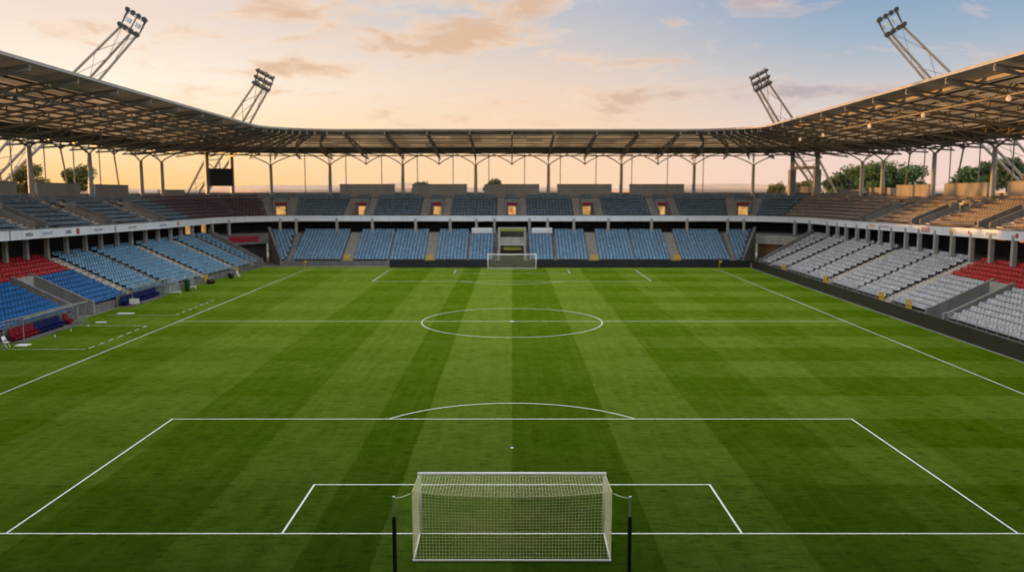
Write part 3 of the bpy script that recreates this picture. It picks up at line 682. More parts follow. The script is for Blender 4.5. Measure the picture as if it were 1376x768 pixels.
# ------------------------------------------------------------------ goals
def grid_net(mb, P, nu, nv, r):     # P(u,v) with u,v in 0..1
    for i in range(nu + 1): mb.tube([P(i / nu, k / nv) for k in range(nv + 1)], r, 4, False)
    for k in range(nv + 1): mb.tube([P(i / nu, k / nv) for i in range(nu + 1)], r, 4, False)
def goal(y, sg, w, h, label, fine, depth=2.5, top=1.9):
    root = thing('goal', label, 'goal', (0, y, 0)); hw = w / 2
    for x in (-hw, hw):
        mb = MB(); mb.tube([(x, y, 0), (x, y, h)], .065, 14); mb.build('post', 'white', root, True)
    mb = MB(); mb.tube([(-hw - .065, y, h), (hw + .065, y, h)], .066, 14); mb.build('crossbar', 'white', root, True)
    mb = MB(); yb = y - sg * depth
    for q in (-1, 1): mb.tube([(q * hw, y - sg * .08, .04), (q * (hw - .04), yb, .04)], .035, 8)
    mb.tube([(-hw + .0, yb, .04), (hw - .0, yb, .04)], .045, 8); mb.build('ground_bar', 'white', root, True)
    yt = y - sg * top; r = .0050 if fine else .010; nu = 61 if fine else 30
    def sag(u): return 4 * u * (1 - u)
    def ptop(u, v):
        x = (-hw + w * u) * (1 + .018 * v); b = math.sin(math.pi * v)
        return (x, y + sg * (-.05 - (top - .05) * v), h - .02 - .03 * v - (.22 * sag(u) ** .8) * v ** 1.4 - .05 * b)
    def pback(u, v):
        x = (-hw + w * u) * (1.018 - .028 * v); z1 = h - .05 - .22 * sag(u) ** .8
        bow = -.16 * math.sin(math.pi * v) * sag(u) ** .5
        return (x, yt - sg * (depth - top) * v - sg * bow * 1.0, z1 * (1 - v) + .05)
    def pside(sx):
        def f(u, v):
            e = y - sg * .05; f_ = yt + (yb - yt) * v; 
            return (sx * (hw + .02 + (.045 - .08 * v) * u - .0 * v), e + (f_ - e) * u, (h - .05) * (1 - v) + .05)
        return f
    mb = MB(); grid_net(mb, ptop, nu, 16 if fine else 7, r); grid_net(mb, pback, nu, 21 if fine else 9, r)
    for sx in (-1, 1): grid_net(mb, pside(sx), 18 if fine else 6, 21 if fine else 8, r)
    mb.tube([pback(i / 40, 0) for i in range(41)], .013, 5, False)
    mb.build('net', 'cord', root)
    return ptop
pt = goal(0, 1, 7.32, 2.46, 'white goal with its net in front of the near penalty area', True)
goal(L, -1, 7.9, 2.55, 'white goal standing far away before the black boards', False)
mb = None
for sx, lab in ((-1, 'dark padded net pole standing left of the near goal'), (1, 'dark padded net pole standing right of the near goal')):
    px = sx * 4.1; py = -4.0
    root = thing('net_pole', lab, 'pole', (px, py, 0), 'poles holding the near goal net')
    mb = MB(); mb.tube([(px, py, 0), (px, py, 2.3), (px, py, 2.35)], [.075, .075, .05], 12); mb.build('padded_sleeve', 'blackplastic', root)
    mb = MB(); mb.tube([(px, py, 2.351), (px, py, 3.02)], .032, 8); mb.tube([(px, py, 3.021), (px, py, 3.06)], .055, 8); mb.build('metal_rod', 'alu', root)
    mb = MB(); a = Vector((sx * 3.78, -1.95, 2.39)); b = Vector((px, py, 3.0))
    mb.tube([a.lerp(b, k / 8) - Vector((0, 0, .04 * math.sin(math.pi * k / 8))) for k in range(9)], .011, 5); mb.build('rope', 'cord', root)

# ------------------------------------------------------------------ boards
def board(name, label, pts, h, m, top_m):
    root = thing(name, label, 'advertising board', (*pts[0], 0)); 
    for (x0, y0), (x1, y1) in zip(pts, pts[1:]):
        d = Vector((x1 - x0, y1 - y0, 0)).normalized(); ln = (Vector((x1, y1)) - Vector((x0, y0))).length; n = max(1, round(ln / 6.0))
        mb = MB()
        for k in range(n):
            mc = MB()
            a = Vector((x0, y0, 0)) + d * (ln * k / n + .003); b = Vector((x0, y0, 0)) + d * (ln * (k + 1) / n - .003); zz = .06
            nn = Vector((-d.y, d.x, 0)) * .05
            mb.hexa([a - nn + Vector((0, 0, zz)), b - nn + Vector((0, 0, zz)), b + nn + Vector((0, 0, zz)), a + nn + Vector((0, 0, zz)), a - nn + Vector((0, 0, h + zz - .06)), b - nn + Vector((0, 0, h + zz - .06)), b + nn + Vector((0, 0, h + zz - .06)), a + nn + Vector((0, 0, h + zz - .06))])
            mc.bar(a + Vector((0, 0, .03)) + nn * .6, a + Vector((0, 0, .03)) - nn * 9, .05, .05)
            mc.bar(a + Vector((0, 0, h * .8)) - nn * 1.4, a + Vector((0, 0, .07)) - nn * 8, .04, .04); mc.build('support_foot', top_m, root)
        mb.build('panel', m, root)
mb = MB(); mb.box(39.92, 40.08, 10, 107.4, -.01, .035); tag(mb.build('kerb', 'conc'), kind='structure')
board('advertising_board', 'long brown-black advertising board running along the right touchline', [(40.2, 10), (40.2, 107.6)], 1.35, 'brown_black', 'steel_d')
board('advertising_board', 'black advertising board running behind the far goal line', [(40.0, 108.5), (-20.6, 108.5)], 1.25, 'black', 'steel_d')

# ------------------------------------------------------------------ corner flags
for x, lab in ((-34, 'yellow corner flag post at the far left corner of the pitch'), (34, 'yellow corner flag post at the far right corner of the pitch')):
    root = thing('corner_flag', lab, 'corner flag', (x, L, 0), 'corner flags')
    mb = MB(); mb.tube([(x, L, 0), (x, L, 1.55)], .035, 8); mb.build('flag_post', 'yellow', root)
    mb = MB(); vs = []; fs = []
    for k in range(6):
        for q in (0, 1):
            for zz in (1.52, 1.2): vs.append((x + .03 + .07 * k, L + .03 * math.sin(k * 1.3) + .008 * q, zz - .012 * k + (.0 if zz > 1.4 else .01 * k)))
    for k in range(5):
        b = k * 4; fs += [(b, b + 1, b + 5, b + 4), (b + 2, b + 6, b + 7, b + 3), (b, b + 4, b + 6, b + 2), (b + 1, b + 3, b + 7, b + 5)]
    fs += [(0, 2, 3, 1), (20, 21, 23, 22)]; mb.add(vs, fs); mb.build('flag', 'yellow', root)

# ------------------------------------------------------------------ dugouts
def dugout(y0, y1, x0, seats, label, plan):
    root = thing('dugout', label, 'dugout', (x0, (y0 + y1) / 2, 0), 'team dugouts by the left touchline')
    xb, xf, H = x0 - 1.35, x0 + .55, 2.2
    mb = MB(); n = 5
    for k in range(n + 1):
        y = y0 + (y1 - y0) * k / n
        pts = [(xb, y, .02), (xb, y, 1.2), (xb + .18, y, 1.7), (xb + .6, y, 2.02), (xf, y, H)]
        if k in (0, n): pts += []
        mb.tube(pts, .035, 6)
    for y in (y0, y1): mb.tube([(xf - .1, y, .02), (xf - .1, y, H - .06)], .035, 6); mb.tube([(xb, y, .05), (xf + .1, y, .05)], .035, 6)
    mb.tube([(xb, y0, 1.2), (xb, y1, 1.2)], .03, 6); mb.tube([(xb, y0, .06), (xb, y1, .06)], .03, 6)
    mb.build('frame', 'steel_m', root)
    mb = MB(); mb.box(xf - .06, xf + .08, y0 - .15, y1 + .15, H - .02, H + .1); mb.build('front_beam', 'alu', root)
    mb = MB(); prof = [(xb + .02, .1), (xb + .02, 1.2), (xb + .2, 1.68), (xb + .6, 1.99), (xf - .1, H - .05)]
    for (a, az), (b, bz) in zip(prof, prof[1:]):
        mb.hexa([(a, y0, az), (b, y0, bz), (b, y1, bz), (a, y1, az), (a + .012, y0, az + .012), (b + .012, y0, bz + .012), (b + .012, y1, bz + .012), (a + .012, y1, az + .012)])
    for y in (y1,):
        yy = (y, y + .012)
        mb.loft([[(p, q, z) for p, z in prof + [(xf - .12, .1)]] for q in yy])
    mb.build('clear_panel', 'clear', root)
    mb = MB(); mb.box(xb + .2, xf - .3, y0 + .1, y1 - .1, .02, .12); mb.build('plinth', 'conc_d', root)
    w = (y1 - y0 - .3) / len(plan)
    for k, c in enumerate(plan):
        if c is None: continue
        yc = y0 + .15 + w * (k + .5); hw = w * .46; xs = xb + .35; mb = MB()
        # padded bucket seat: pan, tall back and bolsters
        pr = [(xs + .66, .34), (xs + .66, .46), (xs + .2, .50), (xs + .06, 1.18), (xs - .02, 1.22), (xs - .06, 1.15), (xs + .06, .40), (xs + .2, .34)]
        mb.loft([[(a, yc - hw, z) for a, z in pr], [(a, yc + hw, z) for a, z in pr]])
        for d in (-1, 1): mb.box(xs + .1, xs + .6, yc + d * hw - .045, yc + d * hw + .045, .46, .62)
        mb.box(xs + .1, xs + .5, yc - hw * .5, yc + hw * .5, .125, .34)
        mb.build('padded_seat', c, root)
    return root
dugout(40.4, 51.2, -43.2, 13, 'near dugout with red and blue padded seats, left touchline', ['crimson'] * 5 + ['navy'] * 6 + [None, 'crimson', None])
dugout(62.3, 71.8, -43.5, 13, 'far dugout with navy padded seats beside clear plastic shelters', ['navy'] * 13)

# clear plastic one-man shelters by the far dugout
def bubble(x, y, r, h, lab):
    root = thing('clear_shelter', lab, 'shelter', (x, y, 0), 'clear plastic shelters beside the far dugout')
    mb = MB(); rings = []
    for k in range(9):
        a = R(10 * k); rings.append([(x + r * math.cos(2 * math.pi * j / 16) * math.cos(a) ** .6, y + r * math.sin(2 * math.pi * j / 16) * math.cos(a) ** .6, .35 + (h - .35) * math.sin(a)) for j in range(16)])
    mb.loft(rings); mb.build('shell', 'clear', root, True)
    mb = MB(); mb.tube([(x + r * 1.0 * math.cos(2 * math.pi * j / 16), y + r * math.sin(2 * math.pi * j / 16), .33) for j in range(17)], .04, 6)
    for j in (0, 5, 11): mb.tube([(x + r * math.cos(2 * math.pi * j / 16), y + r * math.sin(2 * math.pi * j / 16), .33), (x + r * 1.05 * math.cos(2 * math.pi * j / 16), y + r * 1.05 * math.sin(2 * math.pi * j / 16), .0)], .03, 6)
    mb.tube([(x - r, y, .33), (x - r, y, h * 1.0)], .03, 6); mb.build('white_frame', 'white', root)
    mb = MB(); mb.box(x - .35, x + .2, y - .25, y + .25, .36, .5); mb.box(x - .4, x - .3, y - .25, y + .25, .5, 1.0); mb.build('stool', 'seat_grey', root)
bubble(-43.2, 74.0, .95, 2.3, 'larger clear plastic shelter at the end of the far dugout')
bubble(-43.0, 79.3, .7, 1.9, 'smaller clear plastic shelter beyond the green bin')
root = thing('green_bin', 'tall green bin between the two clear plastic shelters', 'bin', (-42.5, 77.0, 0))
mb = MB(); x, y = -42.5, 77.0
mb.loft([[(x + r * math.cos(2 * math.pi * j / 14), y + r * math.sin(2 * math.pi * j / 14), z) for j in range(14)] for z, r in ((0, .26), (.05, .3), (1.35, .36), (1.4, .36))]); mb.build('bin_body', 'greenplastic', root, True)
mb = MB(); mb.loft([[(x + r * math.cos(2 * math.pi * j / 14), y + r * math.sin(2 * math.pi * j / 14), z) for j in range(14)] for z, r in ((1.403, .39), (1.48, .39), (1.6, .25), (1.64, .05))]); mb.build('bin_lid', 'greenplastic', root, True)
# black kit bags and a folded pitch-side chair
def kitbag(x, y, rz, lab, s=1.0):
    root = thing('kit_bag', lab, 'bag', (x, y, 0)); c, sn = math.cos(rz), math.sin(rz)
    mb = MB(); rings = []
    for u, k in ((-.55, .5), (-.5, .85), (-.2, 1.0), (.2, 1.02), (.5, .85), (.55, .5)):
        rings.append([(x + s * (u * c - k * .3 * math.cos(a) * sn), y + s * (u * sn + k * .3 * math.cos(a) * c), s * (.4 + k * .4 * math.sin(a))) for a in [2 * math.pi * j / 12 for j in range(12)]])
    mb.loft(rings); mb.build('bag_body', 'blackplastic', root, True)
    mb = MB(); mb.tube([(x + s * c * -.3, y + s * sn * -.3, s * .72)] + [(x + s * c * (-.3 + .1 * k), y + s * sn * (-.3 + .1 * k), s * (.75 + .14 * math.sin(math.pi * k / 6))) for k in range(7)], .025, 6); mb.build('bag_handle', 'white', root)
kitbag(-42.3, 85.0, .9, 'black kit bag beside the second clear shelter')
kitbag(-41.8, 92.0, 2.2, 'black kit bag with white handle furthest along the left touchline', 1.15)
def chair(x, y, lab):
    root = thing('folding_chair', lab, 'chair', (x, y, 0))
    mb = MB()
    for d in (-.22, .22): mb.tube([(x + .25, y + d, 0), (x - .2, y + d, .95)], .022, 6); mb.tube([(x - .25, y + d, 0), (x + .22, y + d, .46)], .022, 6)
    mb.build('chair_frame', 'white', root)
    mb = MB(); mb.box(x - .2, x + .22, y - .22, y + .22, .44, .48); mb.build('seat', 'white', root)
    mb = MB(); mb.hexa([(x - .14, y - .22, .62), (x - .11, y - .22, .62), (x - .11, y + .22, .62), (x - .14, y + .22, .62), (x - .22, y - .22, .95), (x - .19, y - .22, .95), (x - .19, y + .22, .95), (x - .22, y + .22, .95)]); mb.build('backrest', 'white', root)
chair(-41.2, 93.5, 'white folding chair beside the furthest kit bag')
chair(-43.3, 38.6, 'white folding chair at the near end of the near dugout')
# white boards and mats lying or standing by the dugouts
def slab(x0, x1, y0, y1, z0, z1, name, lab, cat, m='white'):
    mb = MB(); e = .015
    mb.loft([[(x0 + q, y0 + q, z), (x1 - q, y0 + q, z), (x1 - q, y1 - q, z), (x0 + q, y1 - q, z)] for z, q in ((z0, 0), (z1 - e, 0), (z1, e))])
    tag(mb.build(name, m), lab, cat)
slab(-42.6, -40.9, 57.35, 57.95, .005, .06, 'white_mat', 'white mat lying on the grass in front of the far dugout', 'mat')
slab(-42.1, -41.1, 51.6, 52.0, .005, .06, 'white_mat', 'small white mat on the grass by the near dugout far end', 'mat')
slab(-42.9, -41.9, 39.1, 40.0, .005, .07, 'white_mat', 'wide white mat at the near end of the near dugout', 'mat')
mb = MB(); mb.box(-43.3, -42.2, 62.02, 62.1, .45, 1.05); o = mb.build('white_notice_board', 'white'); tag(o, 'white notice board leaning on the end of the navy dugout', 'notice board')
mb.v and None
for k, (x, y) in enumerate(((-41.6, 43.2), (-41.7, 46.2), (-41.4, 48.9))):
    root = thing('water_bottle', 'white water bottle on the grass in front of the near dugout', 'bottle', (x, y, 0), 'water bottles before the near dugout')
    mb = MB(); mb.loft([[(x + r * math.cos(2 * math.pi * j / 10), y + r * math.sin(2 * math.pi * j / 10), z) for j in range(10)] for z, r in ((.0, .05), (.2, .055), (.25, .03))]); mb.build('bottle_body', 'white', root, True)
    mb = MB(); mb.tube([(x, y, .252), (x, y, .3)], .025, 8); mb.build('bottle_cap', 'crimson', root)

# ------------------------------------------------------------------ front railings and yellow gates
def railing(side, ya, yb, label, m='alu', mesh=False):
    root = thing('railing', label, 'railing', at(ty(side, ya), s0_low(ty(side, ya)) - .02, 0), 'front railings of the side stands')
    d = 1 if yb > ya else -1; n = max(1, round(abs(yb - ya) / 1.6)); ys = [ya + (yb - ya) * k / n for k in range(n + 1)]
    P = lambda y, z: at(ty(side, y), s0_low(ty(side, y)) + .06, z)
    for y in ys:
        mb = MB(); mb.bar(P(y, lz(0) + .002), P(y, lz(0) + .98), .05, .05); mb.build('post', m, root)
    mb = MB()
    for z in (.96, .66, .36): mb.tube([P(y, lz(0) + z) for y in ys], .024, 6)
    mb.build('rails', m, root)
railing(1, 47.9, 20, 'grey front railing of the right stand block nearest the camera')
railing(1, 61.0, 56.6, 'grey front railing beside the right tunnel and yellow gate', )
railing(1, 78.8, 62.6, 'grey front railing of the right stand between its two pale stairs')
railing(1, 103.5, 80.4, 'grey front railing of the right stand towards its far corner')
railing(-1, 86.2, 68, 'grey front railing of the left stand behind the clear shelters')
railing(-1, 107.5, 88, 'grey front railing of the left stand towards its far corner')
railing(-1, 53.2, 20, 'grey front railing of the left stand behind the near dugout')
def gate(p, tdir, lab, w=1.15):
    root = thing('yellow_gate', lab, 'gate', p, 'yellow gates at the foot of the stairs'); p = Vector(p); tdir = Vector(tdir)
    mb = MB(); up = Vector((0, 0, 1))
    for k in (0, 1): mb.bar(p + tdir * (w * (k - .5)), p + tdir * (w * (k - .5)) + up * 1.0, .07)
    for z in (.1, .96): mb.bar(p - tdir * (w / 2 - .04) + up * z, p + tdir * (w / 2 - .04) + up * z, .06)
    n = 6
    for k in range(1, n): mb.bar(p + tdir * (w * (k / n - .5)) + up * .13, p + tdir * (w * (k / n - .5)) + up * .93, .035)
    mb.build('gate_frame', 'yellow', root)
    mb = MB()
    nn = tdir.cross(up) * .045
    for z in (.42, .72):
        a, b = p - tdir * w * .42 + up * z, p + tdir * w * .42 + up * z
        mb.bar(a + nn, b + nn, .03, .2)
    mb.build('gate_slats', 'yellow', root)
for side, y, lab in ((1, 55.8, 'yellow barred gate nearest the tunnel of the right stand'), (1, 62.4, 'yellow gate at the foot of the nearest pale stair, right stand'), (1, 79.6, 'yellow gate at the foot of the second pale stair, right stand'), (1, 97, 'yellow gate nearest the far corner of the right stand'),
                     (-1, 87, 'yellow gate on the left stand beyond the clear shelters'), (-1, 98.5, 'yellow gate on the left stand nearest its far corner')):
    c = ty(side, y); gate(at(c, s0_low(c) - .06, lz(0) * .0 + (.12 if side < 0 else lz(0))), (0, 1, 0), lab)
for x, lab in ((-28.4, 'yellow gate at the leftmost wide stair behind the far goal'), (-14.2, 'yellow gate at the wide stair left of the far goal'), (14.2, 'yellow gate at the wide stair right of the far goal'), (28.4, 'yellow gate at the rightmost wide stair behind the far goal')):
    gate((x, FY - .08, .9), (1, 0, 0), lab)

# ------------------------------------------------------------------ scoreboards
def scoreboard(g, screen, lab):
    root = thing('scoreboard', lab, 'scoreboard', at(g * 52.1, 21, 12))
    za = uback(g * 52) + .19
    for c in (g * 50.3, g * 54.0):
        mb = MB(); n_ = (at(c, 1) - at(c, 0)).normalized(); td = Vector((-n_.y, n_.x, 0)); p = at(c, 20.9, za)
        mb.bar(p, at(c, 20.9, 20.0), .62, .62, tuple(n_)); mb.build('support_post', 'steel_l' if screen else 'conc', root)
    a, b = at(g * 50.3, 20.9, 0), at(g * 54.0, 20.9, 0); d = (b - a).normalized(); nn = Vector((d.y, -d.x, 0)); 
    if nn.y > 0: nn = -nn
    if screen:
        z0, z1 = 13.6, 16.9; off = nn * .45; th = nn * .3
        p, q = a + d * .1 + off, b - d * .1 + off; mb = MB()
        mb.hexa([p + Vector((0, 0, z0)), q + Vector((0, 0, z0)), q + th + Vector((0, 0, z0)), p + th + Vector((0, 0, z0)), p + Vector((0, 0, z1)), q + Vector((0, 0, z1)), q + th + Vector((0, 0, z1)), p + th + Vector((0, 0, z1))])
        sc = mb.build('screen_housing', 'steel_d', root)
        mb = MB(); f = off + th * 1.03; p, q = a + d * .3 + f, b - d * .3 + f
        mb.hexa([p + Vector((0, 0, z0 + .2)), q + Vector((0, 0, z0 + .2)), q + nn * .03 + Vector((0, 0, z0 + .2)), p + nn * .03 + Vector((0, 0, z0 + .2)), p + Vector((0, 0, z1 - .2)), q + Vector((0, 0, z1 - .2)), q + nn * .03 + Vector((0, 0, z1 - .2)), p + nn * .03 + Vector((0, 0, z1 - .2))])
        mb.build('screen', 'screen', sc)
    else:
        mb = MB(); mb.bar(a + Vector((0, 0, 17.0)), b + Vector((0, 0, 17.0)), 1.0, .55); mb.build('cross_beam', 'conc', root)
        mb = MB(); mb.bar(a + d * .35 + Vector((0, 0, 13.0)), b - d * .35 + Vector((0, 0, 13.0)), .5, 1.2); mb.build('low_panel', 'panel', root)
        for e in (a, b):
            mb = MB(); mb.bar(e + Vector((0, 0, za)) + nn * .0, e + Vector((0, 0, 16.7)), 1.3, 1.1); mb.build('pier', 'conc', root)
scoreboard(-1, True, 'dark scoreboard screen hung between two posts, far left corner')
scoreboard(1, False, 'empty scoreboard frame of two thick piers and a beam, far right corner')

# ------------------------------------------------------------------ floodlight masts
def floodlight(top, foot, lab, rows):
    top, foot = Vector(top), Vector(foot)
    root = thing('floodlight_mast', lab, 'floodlight', foot, 'leaning floodlight masts')
    ax = (top - foot).normalized(); F = Vector((0, -1, -.15)); F = (F - ax * F.dot(ax)).normalized(); X = ax.cross(F).normalized(); Yv = ax
    tgt = (F - ax * .35).normalized(); Ln = (top - foot).length; wb, wt = 2.1, 1.25
    def leg(k, u):
        w = (.8 + (wb - .8) * u / .62) if u < .62 else wb + (wt - wb) * (u - .62) / .38; o = (X * w, -X * w, -F * w * 1.3 - X * w * .12)[k]; return foot + ax * (Ln * u) + o
    for k in range(3):
        mb = MB(); mb.tube([leg(k, 0), leg(k, .62), leg(k, 1)], [.2, .24, .19], 8); mb.build('leg', 'steel_m', root)
    n = 9; mb = MB()
    for i in range(n):
        u0, u1 = i / n, (i + 1) / n
        for a, b in ((0, 1), (1, 2), (2, 0)):
            if i % 2 == 0: mb.tube([leg(a, u1), leg(b, u1)], .11, 5)
            mb.tube([leg(a, u0), leg(b, u1)] if i % 2 else [leg(b, u0), leg(a, u1)], .05, 4)
    mb.build('bracing', 'steel_m', root)
    head = MB(); hw = 1.45; hh = rows[-1]
    P = lambda a, b, c=0: top + X * a + Yv * b + F * c
    X = (X + Vector((1, 0, 0)) * (.5 if X.x > 0 else -.5)).normalized(); Yv = (ax + Vector((0, 0, .45))).normalized(); F = X.cross(Yv).normalized()
    if F.y > 0: F = -F
    tgt = (F - Yv * .3).normalized()
    for b in rows:
        head.bar(P(-hw - .2, b), P(hw + .2, b), .2, .2); head.bar(P(-hw, b, .55), P(hw, b, .55), .14, .14)
        head.bar(P(-hw, b - .28, .3), P(hw, b - .28, .3), .7, .05, tuple(Yv))
    for a in (-hw, 0, hw): head.bar(P(a, -.4), P(a, hh + .3), .15, .15)
    for a in (-hw, hw):
        for b0, b1 in zip(rows, rows[1:]): head.bar(P(a, b0, 0), P(a, b1, .55), .1)
    hd = head.build('lamp_frame', 'steel_d', root)
    if len(rows) == 2:
        for a in (-.75, .75):
            mb = MB(); c = P(a, rows[1] * .5, .1); mb.bar(c - Yv * .35, c + Yv * .35, .7, .4, tuple(F)); mb.build('ballast_box', 'alu', hd)
    for b in rows:
        for a in (-1.35, -.45, .45, 1.35):
            mb = MB(); c = P(a, b + .2, .65); d1 = tgt; s1 = d1.cross(Yv).normalized(); s2 = s1.cross(d1)
            ring = lambda z, r: [c + d1 * z + (s1 * math.cos(2 * math.pi * j / 12) + s2 * math.sin(2 * math.pi * j / 12)) * r for j in range(12)]
            mb.loft([ring(z, r) for z, r in ((-.35, .1), (-.2, .24), (.1, .36), (.22, .4))]); lp = mb.build('lamp', 'steel_d', hd)
            mb = MB(); mb.loft([ring(z, r) for z, r in ((.222, .36), (.25, .34))]); mb.build('lens', 'lens', lp)
for sx, sd_ in ((-1, 'left'), (1, 'right')):
    floodlight((sx * 57.6, 98, 36.9), (sx * 97, 101, -0.03), f'tall leaning floodlight mast behind the {sd_} stand, two lamp banks at its head', (0, 2.5))
    floodlight((sx * 44.6, 121, 31.4), (sx * 79, 158, -0.03), f'leaning floodlight mast behind the far {sd_} corner, three rows of lamps', (0, 1.3, 2.6))

# ------------------------------------------------------------------ trees outside
def tree(x, y, h, cr, lab, leaf='leaf', seed=0, n=4200):
    rn = random.Random(seed); root = thing('tree', lab, 'tree', (x, y, -.03), 'trees outside the stadium')
    mb = MB(); th = h - cr * 1.5
    mb.tube([(x, y, -.05), (x + .1, y, th * .5), (x + .15, y + .1, th), (x, y, h - cr * .7)], [.42, .32, .22, .06], 8)
    cl = []
    for k in range(13):
        a = rn.uniform(0, 6.28); e = rn.uniform(-.7, 1.0); rr = cr * rn.uniform(.35, .8)
        c = Vector((x + rr * math.cos(a) * math.cos(e), y + rr * math.sin(a) * math.cos(e), h - cr * 1.05 + cr * .85 * math.sin(e))); cl.append((c, cr * rn.uniform(.28, .5)))
        mb.tube([(x + .12, y + .05, th * rn.uniform(.7, 1.0)), c.lerp(Vector((x, y, c.z - 1)), .45), c], [.1, .07, .03], 5)
    mb.build('trunk', 'bark', root)
    mb = MB()
    for k in range(n):
        c, r = rn.choice(cl); d = Vector((rn.gauss(0, 1), rn.gauss(0, 1), rn.gauss(0, .8))); d = d.normalized() * r * rn.uniform(.3, 1.12); p = c + d
        a = Vector((rn.gauss(0, 1), rn.gauss(0, 1), rn.gauss(0, 1))).normalized(); b = a.cross(Vector((rn.gauss(0, 1), rn.gauss(0, 1), rn.gauss(0, 1)))).normalized(); s_ = rn.uniform(.2, .46)
        mb.add([p - a * s_, p + b * s_ * .6, p + a * s_, p - b * s_ * .6], [(0, 1, 2, 3)])
    mb.build('crown', leaf, root)
def tree_at(u, v, d, cr, lab, leaf, seed):   # a place on the ground at distance d along a bearing, height from the eye level
    tree((u - 688) / 1127 * d, d - 32, 13.75 + (249 - v) / 1135 * d, cr * .86, lab, leaf, seed)
for a in ((1122, 232, 205, 4.2, 'small rounded tree just right of the empty scoreboard frame', 'leaf_d', 1), (1146, 222, 210, 5.2, 'green tree second from the empty scoreboard frame', 'leaf', 2), (1168, 219, 200, 5.0, 'broad green tree above the right stand parapet, third from scoreboard frame', 'leaf', 3),
          (1199, 217, 205, 5.6, 'tallest tree of the dense green clump above the right stand', 'leaf', 4), (1222, 221, 200, 5.0, 'tree at the right end of the dense green clump, right stand', 'leaf', 5), (1300, 216, 195, 4.8, 'tree rising over the pale parapet panel, right stand', 'leaf', 7), (1322, 218, 200, 4.4, 'tree behind the last tall column at right', 'leaf_d', 8), (1350, 210, 185, 4.4, 'tall dark tree nearest the right edge', 'leaf_d', 9), (1372, 216, 190, 4.6, 'tree cut by the right edge of the photo', 'leaf_d', 10),
          (42, 221, 200, 4.6, 'yellowish tree behind the leftmost tall column', 'leaf_y', 11), (107, 219, 200, 4.4, 'round tree in a parapet gap of the left stand', 'leaf_y', 12),
          (566, 242, 230, 3.0, 'treetop over the second parapet box left of centre', 'leaf_d', 14), (662, 241, 230, 3.0, 'treetop over the central parapet box', 'leaf_d', 15), (1045, 241, 230, 4.0, 'yellow low treetop nearest the empty scoreboard frame on its left', 'leaf_y', 18), (1080, 240, 225, 4.2, 'yellow treetop seen inside the empty scoreboard frame', 'leaf_y', 19)):
    tree_at(*a)
# distant hills
def hills():
    mb = MB(); rn = random.Random(3); n = 90; front = []; rings = []
    for k in range(n + 1):
        a = R(-60 + 120 * k / n); d = 1900 + 120 * math.sin(k * .7); hgt = 12 + 5 * math.sin(k * .31 + 2.4) + 3 * math.sin(k * .83) + rn.uniform(-1, 1)
        c, s_ = math.sin(a), math.cos(a)
        rings.append([(c * (d - 260), s_ * (d - 260), -.5), (c * (d - 90), s_ * (d - 90), hgt * .75), (c * d, s_ * d, hgt), (c * (d + 300), s_ * (d + 300), -.5)])
    mb.loft(rings); o = mb.build('hills', 'hill', smooth=True); tag(o, kind='structure')
M['hill'] = mat('hill_haze_tint', (0.46, 0.30, 0.20), .95, .25, .02)  # warm horizon haze put into the hills' base colour
hills()

# ------------------------------------------------------------------ unseen stand around the camera, put in and shaped to shade the near pitch
mb = MB(); P_ = [(-7.6, 0)]
for i in range(26): P_ += [(-7.6 - .9 * i, .8 + .42 * i), (-8.5 - .9 * i, .8 + .42 * i)]
P_.append((-7.6 - .9 * 26, 0)); mb.loft([[(x, y, z) for y, z in P_] for x in (-40, 40)]); tag(mb.build('unseen_shade_terrace', 'conc_d'), kind='structure')
mb = MB(); mb.loft([[(x, y, z) for y, z in ((-7.5, 23.0), (-7.5, 23.3), (-37, 20.6), (-37, 20.3))] for x in (-62, 62)]); tag(mb.build('unseen_shade_canopy', 'steel_d'), kind='structure')
mb = MB(); mb.box(-60, 60, -37.6, -37.2, 0, 20.2); tag(mb.build('unseen_shade_rear_wall', 'conc_d'), kind='structure')

# ------------------------------------------------------------------ camera
cam = bpy.data.cameras.new('camera'); co = bpy.data.objects.new('camera', cam); COL.objects.link(co); scn.camera = co
co.location = (0, -32.0, 13.75); co.rotation_euler = (R(90 - 6.83), 0, 0)
cam.sensor_width = 36.0; cam.lens = 36.0 * 1127 / 1376; cam.clip_end = 9000; cam.clip_start = 0.1
cam.dof.use_dof = True; cam.dof.focus_distance = 43.0; cam.dof.aperture_fstop = 0.26; cam.dof.aperture_blades = 0

# ------------------------------------------------------------------ seats: the 300 that show largest one by one, the rest as one mass
def seat_frame(t, s):
    p = at(t, s); n_ = (at(t, s + .5) - at(t, s - .5)); n_.normalize(); return p, n_
def seat_place(sd):
    t, s, z, c, tier, side, row = sd
    if tier == 'lower': s = s0_low(t) + LT * row + .5
    else: z = uz(t, row)
    p, n_ = seat_frame(t, s); p.z = z; return p, n_
bpy.context.view_layer.update()
dg = bpy.context.evaluated_depsgraph_get()
cp = Vector(co.location); fw = Vector((0, math.cos(R(6.83)), -math.sin(R(6.83)))); upv = Vector((0, math.sin(R(6.83)), math.cos(R(6.83))))
cand = []
PL = [seat_place(sd) for sd in SEATS]
for i, (p, n_) in enumerate(PL):
    q = p + Vector((0, 0, .62)) - n_ * 0.05; r = q - cp; d = r.dot(fw)
    if d < 1: continue
    u, v = r.x / d * 1127, r.dot(upv) / d * 1127
    if abs(u) < 684 and abs(v) < 380: cand.append((d, i, q))
cand.sort()
chosen = []
for d, i, q in cand:
    if len(chosen) >= 296: break
    r = q - cp; hit, loc, *_ = scn.ray_cast(dg, cp, r.normalized(), distance=r.length - .35)
    if not hit: chosen.append(i)
cs = set(chosen)
ORD = ['first', 'second', 'third', 'fourth', 'fifth', 'sixth', 'seventh', 'eighth', 'ninth', 'tenth', 'eleventh', 'twelfth', 'thirteenth']
